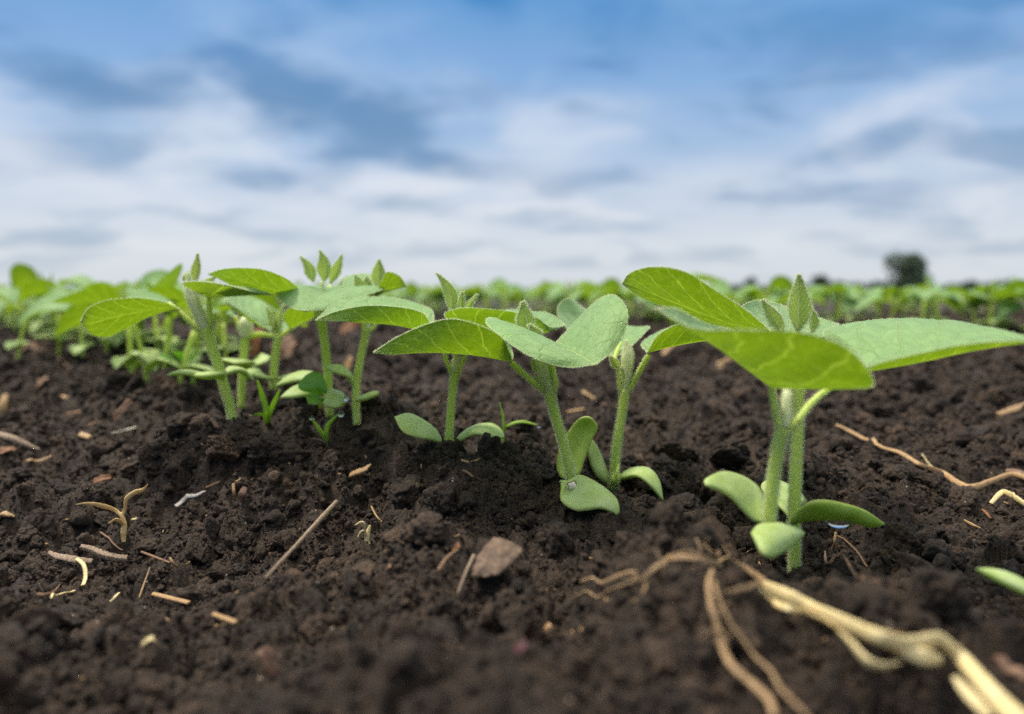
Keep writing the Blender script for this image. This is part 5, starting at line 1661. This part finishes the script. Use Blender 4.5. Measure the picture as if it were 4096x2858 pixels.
    strip('dry_straw', 'curled pale straw hanging down from the flat bark strip', 'straw', V6, [(425, 800, .003), (465, 835, .003), (475, 880, .002), (460, 915, .001)], [8, 9, 9, 9], PALE, .4, .1, 38)
    strip('dry_straw', 'yellow straw end half sunk behind the near soil mound on the left', 'straw', V6, [(410, 940), (350, 955, .001), (285, 985)], [8, 8, 5], PALE, .4, .1, 39)
    strip('twig', 'short dark twig left of the curled pale straw', 'twig', V6, [(205, 958), (265, 945, .001), (332, 928)], [5, 6, 4], TWIG, .7, .15, 40)
    strip('twig', 'thin brown twig right of the gnarled stick', 'twig', V6, [(785, 772, .002), (860, 792, .002), (942, 815, .001)], [5, 5, 4], TWIG, .9, .1, 41, straight=True)
    strip('twig', 'short pale twig standing at the end of the thin brown twig', 'twig', V6, [(980, 795), (958, 765, .001), (940, 735, .002)], [5, 6, 5], STRAW, .8, .1, 42, stand=True)
    strip('twig', 'hair thin bent twig below the thin brown twig', 'twig', V6, [(770, 975), (805, 935, .001), (825, 895, .002), (832, 862, .003)], [3, 3.5, 3, 2], STRAW, .9, .1, 43, straight=True)
    strip('wood_chip', 'small pale splinter below the gnarled stick', 'wood chip', V6, [(608, 1000), (635, 975, .001), (662, 948, .001)], [4, 7, 4], PALE, .5, .1, 44)
    strip('twig', 'dark thin twig under the withered forked sprout', 'twig', V6, [(558, 630, .002), (615, 668, .001), (680, 712)], [4, 4, 3], TWIG, .9, .1, 45)
    strip('dry_straw', 'straight straw piece on the rim of the near soil mound', 'straw', V6, [(845, 966, .001), (920, 985, .001), (985, 1002, .001), (1046, 1018, .001)], [9, 10, 10, 10], STRAW, .6, .08, 46, straight=True)
    strip('dry_straw', 'short brown straw right of the straight straw piece', 'straw', V6, [(1178, 1068), (1240, 1090, .001), (1306, 1116)], [8, 10, 10], STRAW, .6, .1, 47, straight=True)
    flake('leaf_scrap', 'small pale leaf scrap on the near mound below the straight straw', 'leaf scrap', V6, (780, 1240), (856, 1212), 11, PALE, 2)
    flake('leaf_scrap', 'brown leaf scrap stuck in the near soil at lower left', 'leaf scrap', V6, (1520, 1410), (1440, 1270), 32, BROWN, 3)
    flake('leaf_scrap', 'orange leaf scrap on the soil behind the withered forked sprout', 'leaf scrap', V6, (515, 330), (620, 310), 18, ORANGE, 4)
    strip('dry_straw', 'thin yellow straw on the soil near the left edge', 'straw', V6, [(148, 242), (215, 215, .001), (285, 184)], [6, 6, 5], STRAW, .5, .1, 48)
    strip('wood_chip', 'pale wood chip cut by the left edge', 'wood chip', V6, [(-40, 555), (20, 540, .001), (82, 530)], [18, 16, 6], STRAW, .5, .1, 49)
    strip('stick', 'grey weathered stick entering from the left edge', 'stick', V6, [(-60, 90, .003), (40, 105, .003), (130, 130, .002), (222, 158, .001)], [14, 15, 13, 5], BARK, .6, .12, 50)
    flake('leaf_scrap', 'rusty scrap under the grey stick at the left edge', 'leaf scrap', V6, (-10, 165), (95, 150), 16, ORANGE, 5)
    # middle ground left
    k = [('bleached_straw', 'white bleached chip, left one of the pair behind the hollow', [(800, 1503), (880, 1482)], 9, WHITE), ('bleached_straw', 'white bleached chip, right one of the pair behind the hollow', [(888, 1480), (962, 1460)], 12, WHITE),
         ('wood_chip', 'pale blurred wood chip on the slope below the row of soft stems', [(420, 982), (460, 1010), (505, 1040)], 14, BROWN), ('wood_chip', 'tan blurred chip left of the white pair', [(620, 1450), (680, 1425)], 16, BROWN),
         ('wood_chip', 'pale stub of straw below the tan blurred chip', [(565, 1510), (640, 1535)], 20, STRAW), ('wood_chip', 'small tan chip in the middle of the left slope', [(440, 1235), (498, 1248)], 13, STRAW),
         ('dry_straw', 'small yellow leaf piece on the left slope', [(478, 1362), (575, 1345)], 12, ORANGE)]
    for i, (nm, lab, pts, w, mt) in enumerate(k):
        strip(nm, lab, nm.split('_')[-1], V1, [(a, b, .001) for a, b in pts], [w * .6], mt, .5, .15, 60 + i)
    flake('dry_leaf', 'folded dry leaf lying slantwise on the left slope', 'dry leaf', V1, (812, 1415), (955, 1288), 20, BROWN, 6, fold=.9)
    flake('leaf_scrap', 'brown leaf scrap on the far left slope', 'leaf scrap', V1, (255, 1170), (350, 1100), 18, TWIG, 7)
    flake('leaf_scrap', 'reddish leaf heap under the soft leaves at the far left', 'leaf scrap', V1, (150, 895), (330, 910), 26, BROWN, 8)
    strip('straw_stub', 'pale upright straw stub at the left edge beside a pink petal', 'straw', V1, [(15, 1375), (25, 1290, .004), (40, 1210, .008)], [14, 20, 12], STRAW, .7, .15, 70, stand=True)
    flake('petal', 'pink petal lying at the foot of the straw stub', 'petal', V1, (30, 1375), (130, 1345), 14, PINK, 9)
    # behind the row
    for i, (lab, a, b, w, mt) in enumerate((('rusty dry leaf behind the stems of the yellow green seedling', (545, 870), (600, 700), 45, ORANGE), ('pinkish dry leaf curled behind the shorter seedling', (760, 890), (870, 800), 50, BROWN),
                                            ('brown dry leaf on the bare strip between the slim and upright seedlings', (1190, 700), (1320, 690), 34, ORANGE), ('small tan dry leaf beside the slim seedling stem', (1230, 950), (1275, 925), 22, STRAW))):
        flake('dry_leaf', lab, 'dry leaf', V2, a, b, w, mt, 20 + i, fold=.6, lift=.004, curl=.6)
    for i, (lab, a, b, w, mt) in enumerate((('tan chip on the bare strip right of the leaning seedling', (1280, 762), (1355, 806), 14, STRAW), ('tan chip lying just below the other one on the bare strip', (1195, 885), (1290, 868), 14, STRAW))):
        strip('wood_chip', lab, 'chip', V3, [a + (.001,), b + (.001,)], [w * .6], mt, .5, .15, 80 + i)
    flake('leaf_scrap', 'pale leaf scrap on the bare strip under the right hand leaves', 'leaf scrap', V4, (500, 575), (585, 545), 26, STRAW, 30)
    strip('wood_chip', 'straw chip on the bare strip under the closed cream bud plant leaf', 'chip', V4, [(238, 512, .002), (295, 465, .004)], [9], STRAW, .5, .15, 84)
    # centre
    f = to_ground(V7(1508, 765, .3), .001)
    d = f[1]
    o = empty('dry_leaf', tuple(f))
    tag(o, 'folded brown dry leaf with a long stalk on the near soil in the middle', 'dry leaf')
    bpy.context.view_layer.update()
    W = lambda x, y, z: V7(x, y, d + z)
    G, x, s = blade_grid(W(1505, 768, 0), [[W(1496, 715, .004), W(1524, 705, .001), W(1640, 765, -.002)], [W(1545, 620, .007), W(1585, 622, .003), W(1715, 720, .0)], [W(1598, 560, .009), W(1622, 568, .005), W(1790, 650, .003)], [W(1640, 532, .010), W(1662, 546, .007), W(1808, 606, .006)]], W(1730, 560, .008), nt=30, ns=15, cup=0)
    G = G + np.random.default_rng(2).normal(size=G.shape) * .00012
    blade_obj('blade', G, x, s, DEADLEAF, o, .0006)
    for k in range(12):
        KEEP.append(tuple(G[k * 2, 10]) + (.0015,))
    q = ray_pts(V7, [(1412, 905, .001), (1460, 830, .003), (1508, 752, .004)])
    Vv, F, *_ = tube_geo(q, [px(9, .17), px(8, .17), px(8, .17)], 14, 8, .8, .15, 3)
    link_mesh('leaf_stalk', Vv - np.array(o.location), F, BARK, o)
    KEEP.extend([tuple(t) + (.001,) for t in spline(q, 12)])
    strip('twig', 'grey thin twig left of the folded brown dry leaf', 'twig', V7, [(1290, 768, .001), (1340, 715, .002), (1412, 656, .002)], [7, 8, 6], TWIG, .9, .1, 86)
    strip('wood_chip', 'ragged pale wood chip on the soil lump left of the winged seedling', 'wood chip', V7, [(755, 220, .003), (800, 215, .004), (850, 200, .004), (886, 174, .005)], [12, 16, 14, 4], STRAW, .5, .3, 87)
    o = empty('curled_scrap', tuple(to_ground(V7(865, 560, .3))))
    tag(o, 'curled dry leaf skeleton with thin arms, right of the long stick', 'dry leaf')
    bpy.context.view_layer.update()
    d = o.location[1]
    for nm, pts, w in (('blade', [(860, 555, 0), (862, 515, 0), (872, 480, 0), (880, 458, 0)], [8, 10, 6, 4]), ('arm', [(855, 530, 0), (848, 490, -.001), (845, 450, -.002), (825, 440, -.002), (790, 458, -.002)], [7, 4, 4, 5, 3]),
                       ('arm', [(850, 490, -.001), (825, 495, -.001), (802, 530, -.001)], [3, 3, 2]), ('arm', [(868, 545, 0), (876, 572, 0)], [4, 3])):
        strip(nm, None, None, V7, [(a, b, d + c_) for a, b, c_ in pts], w, PALE, .4, .15, 9, n=6 * len(pts), on_ground=False, parent=o)
    strip('twig', 'short pale twig just right of the curled leaf skeleton', 'twig', V7, [(888, 410, .003), (918, 438, .002), (952, 468, .001)], [4, 4, 4], STRAW, .9, .1, 88)
    strip('twig', 'tan twig sticking up near the foot of the winged seedling', 'twig', V7, [(1432, 104, .002), (1490, 76, .003), (1552, 52, .005)], [5, 5, 4], STRAW, .9, .1, 89, stand=True)
    strip('twig', 'small bent brown twig on the lump below the winged seedling', 'twig', V7, [(1438, 188, .003), (1470, 202, .003), (1505, 212, .002)], [5, 6, 4], TWIG, .8, .15, 90)
    strip('wood_chip', 'tiny upright tan chip left of the winged seedling foot', 'wood chip', V7, [(1192, 132, .001), (1188, 110, .003), (1190, 86, .004)], [5, 5, 4], STRAW, .6, .1, 91, stand=True)
    flake('leaf_scrap', 'tiny pinkish scrap in the middle of the near soil', 'leaf scrap', V7, (978, 742), (1006, 735), 9, BROWN, 43)
    flake('leaf_scrap', 'pale tan scrap on the blurred near soil right of the middle', 'leaf scrap', V7, (1935, 1120), (1980, 1100), 16, STRAW, 44)
    flake('petal', 'dull pink petal scrap on the blurred near soil', 'petal', V7, (1760, 1250), (1830, 1225), 18, PINK, 45)
    flake('leaf_scrap', 'amber scrap in a gap left of the folded brown dry leaf', 'leaf scrap', V7, (1380, 640), (1425, 605), 14, ORANGE, 46)

    # crumbs of straw too small to tell apart
    r = np.random.default_rng(3)
    Vv, Ff = [], []
    b = 0
    for k in range(420):
        y = math.exp(r.uniform(math.log(.12), math.log(.7)))
        x = r.uniform(-.7, .7) * y
        z = float(ground_z(x, y)[0]) + .0004
        L = r.uniform(.0006, .0028); a = r.uniform(0, 6.28)
        e = np.array([math.cos(a), math.sin(a), r.normal() * .3]) * L
        c_ = np.array([x, y, z])
        v, f, *_ = tube_geo([c_ - e * .5, c_ + r.normal(size=3) * L * .1, c_ + e * .5], [r.uniform(.00010, .00028)], 4, 5)
        Vv.append(v); Ff += [tuple(q + b for q in t) for t in f]; b += len(v)
    tag(link_mesh('straw_crumbs', np.concatenate(Vv), Ff, STRAW), 'tiny straw crumbs sprinkled over the soil', None, None, 'stuff')

    # grass sprouts with drops
    def sprout(label, V, foot, blades, d=None):
        f = to_ground(V(foot[0], foot[1], .3)) if d is None else V(foot[0], foot[1], d)
        d = f[1] if d is None else d
        g = float(ground_z(f[0], f[1])[0])
        for k in range(5):
            KEEP.append((f[0], f[1], f[2] + .002 * k, .003 + .0008 * k))
            KEEP.append((f[0], f[1] - .006, f[2] + .002 * k, .003))
        o = empty('grass_sprout', tuple(f))
        tag(o, label, 'grass sprout', 'grass sprouts between the seedlings')
        bpy.context.view_layer.update()
        tips = []
        for i, (pts, w) in enumerate(blades):
            q = [np.array([f[0], f[1], min(f[2], g) - .002])] + [V(a, b, d + dz) for a, b, dz in pts]
            Vv, F, *_ = tube_geo(q, [px(w * .8, d)] + [px(w, d)] * (len(q) - 2) + [px(w * .3, d)], 6 * len(q), 8, .4)
            link_mesh('blade', Vv - f, F, GRASS, o)
            tips.append(q[-1])
        return tips
    sprout('pale green grass sprout with three blades, in front of the shorter seedling', V2, (660, 1312), [([(655, 1250, 0), (625, 1140, 0), (588, 1020, -.002)], 11), ([(672, 1260, 0), (705, 1180, -.001), (745, 1085, -.002)], 10), ([(640, 1275, -.001), (600, 1258, -.003), (555, 1265, -.005)], 9)])
    t = sprout('small bright two bladed grass sprout carrying a drop on each tip', V2, (1072, 1462), [([(1060, 1420, 0), (1020, 1360, -.001), (972, 1288, -.002)], 9), ([(1075, 1400, 0), (1095, 1330, 0), (1165, 1258, -.001)], 9)])
    t2 = sprout('grass sprout behind the right cotyledon of the winged seedling', V3, (820, 1045), [([(822, 980, 0), (818, 900, 0), (798, 818, 0)], 11), ([(825, 985, 0), (860, 945, -.001), (930, 928, -.002), (1022, 948, -.004)], 10), ([(810, 1000, .002), (770, 950, .004), (725, 935, .006)], 9)], d=.285)

    # round leaved weed
    p = VD(1440, 760, .288)
    o = empty('broadleaf_weed', tuple(to_ground(VD(1400, 800, .3))))
    tag(o, 'small weed with a round bright green leaf, between the two middle seedlings', 'weed')
    bpy.context.view_layer.update()
    d = .282
    G, x, s = blade_grid(VD(1400, 680, d + .004), [[VD(1470, 640, d), VD(1370, 630, d), VD(1230, 640, d)], [VD(1445, 520, d + .001), VD(1340, 560, d), VD(1190, 585, d)], [VD(1400, 465, d + .002), VD(1330, 500, d + .001), VD(1260, 490, d + .001)]], VD(1330, 452, d + .002), nt=20, ns=11)
    blade_obj('leaf', G, x, s, WEEDM, o)
    G, x, s = blade_grid(VD(1430, 690, d), [[VD(1440, 720, d), VD(1380, 700, d), VD(1300, 665, d)], [VD(1380, 770, d - .004), VD(1340, 725, d - .003), VD(1265, 690, d - .002)]], VD(1290, 765, d - .005), nt=16, ns=9)
    blade_obj('leaf', G, x, s, WEEDM, o)
    stem([np.array(o.location), VD(1425, 720, d), VD(1400, 680, d + .003)], [.0006, .0006, .0005], o, 'stalk', GRASS, n=8, sides=6)
    # low weed by the soft stems on the left
    o = empty('broadleaf_weed', tuple(to_ground(V1(1350, 1060, .3))))
    tag(o, 'small blurred weed with dark green lobed leaves among the soft stems on the left', 'weed')
    bpy.context.view_layer.update()
    d = .40
    for a, b, w in (((1300, 1020), (1130, 960), 60), ((1340, 1020), (1440, 900), 44), ((1310, 1030), (1240, 900), 40), ((1330, 1040), (1180, 1030), 40)):
        A_, B_ = V1(a[0], a[1], d), V1(b[0], b[1], d - .01)
        oval(o, [A_, A_ * .6 + B_ * .4 + (0, 0, .002), A_ * .3 + B_ * .7 + (0, 0, .002), B_], px(w * .56, d), (0, -.5, 1), thick=0, mat=WEEDM, fold=.2, name='leaf', nt=12, ns=7)
    stem([np.array(o.location), V1(1330, 1040, d), V1(1315, 1015, d)], [.0006, .0006, .0004], o, 'stalk', GRASS, n=8, sides=6)

    # cotyledon tip of a seedling just outside the right edge
    d = .15
    f = V5(2560, 760, d)
    o = seedling('pale green cotyledon reaching in at the right edge, its seedling out of frame', (f[0], f[1], float(base_z(np.array([f[0]]), np.array([f[1]]))[0])))
    oval(o, [V5(2480, 640, d + .004), V5(2340, 570, d + .001), V5(2200, 505, d), V5(2062, 455, d)], px(62 * .8258, d), (-.1, -.45, 1), thick=.002, fold=.1, prof=(.6, 1, .95, .6))
    stem([np.array(o.location) + (0, 0, -.004), V5(2490, 660, d + .004), V5(2480, 610, d + .004), V5(2478, 560, d + .005)], [.0015, .0015, .0014, .0004], o, n=14)
    oval(o, [V5(2490, 640, d + .004), V5(2560, 560, d + .008), V5(2660, 540, d + .014), V5(2740, 600, d + .018)], px(62 * .8258, d), (-.1, -.45, 1), thick=.002, fold=.1)

    # drops
    def drop(label, c, rx, rz, seed=0, hang=False):
        n, m = 24, 16
        Vv, F = [], []
        for i in range(m + 1):
            th = math.pi * i / m
            for j in range(n):
                ph = 2 * math.pi * j / n
                zz = math.cos(th)
                if hang and zz > 0: zz *= .03
                Vv.append((rx * math.sin(th) * math.cos(ph), rx * (.45 if hang else .8) * math.sin(th) * math.sin(ph), rz * zz))
        for i in range(m):
            for j in range(n):
                F.append((i * n + j, (i + 1) * n + j, (i + 1) * n + (j + 1) % n, i * n + (j + 1) % n))
        import bmesh
        o = link_mesh('water_drop', Vv, F, WATER)
        bm = bmesh.new(); bm.from_mesh(o.data); bmesh.ops.remove_doubles(bm, verts=bm.verts, dist=1e-8); bmesh.ops.recalc_face_normals(bm, faces=bm.faces); bm.to_mesh(o.data); bm.free()
        for q in o.data.polygons: q.use_smooth = True
        o.location = tuple(c)
        tag(o, label, 'water drop', 'water drops')
    drop('large water drop hanging under the dark right cotyledon', DROP + (0, -.0016, 0), px(140 * .392, .1945), px(78 * .392, .1945), hang=True)
    drop('small drop on the left tip of the two bladed grass sprout', t[0], px(9, .29), px(9, .29))
    drop('round drop on the right tip of the two bladed grass sprout', t[1] + (px(8, .29), 0, 0), px(12, .29), px(12, .29))
    drop('drop at the end of the long arching grass blade', t2[1] + (px(4, .26), 0, -px(5, .26)), px(8, .26), px(8, .26))
    p = VD(1655, 715, .284)
    drop('drop beside the foot of the slim seedling', p, px(12, .28), px(10, .28))
    p = V2(472, 548, .313)
    drop('drop lying on the pale leaf left of the shorter seedling', p, px(9, .31), px(8, .31))


build_remains()

for q in ((700, 1000), (800, 1080), (860, 1100), (940, 1060), (800, 900), (950, 900), (1080, 1150), (1090, 1000), (1090, 1220)):
    for dd in (.15, .158, .166, .175):
        KEEP.append(tuple(VB(q[0], q[1], dd)) + (.0015,))
KEEP.append(tuple(to_ground(P(2720, 1800, .3))) + (.009,))
build_clods()
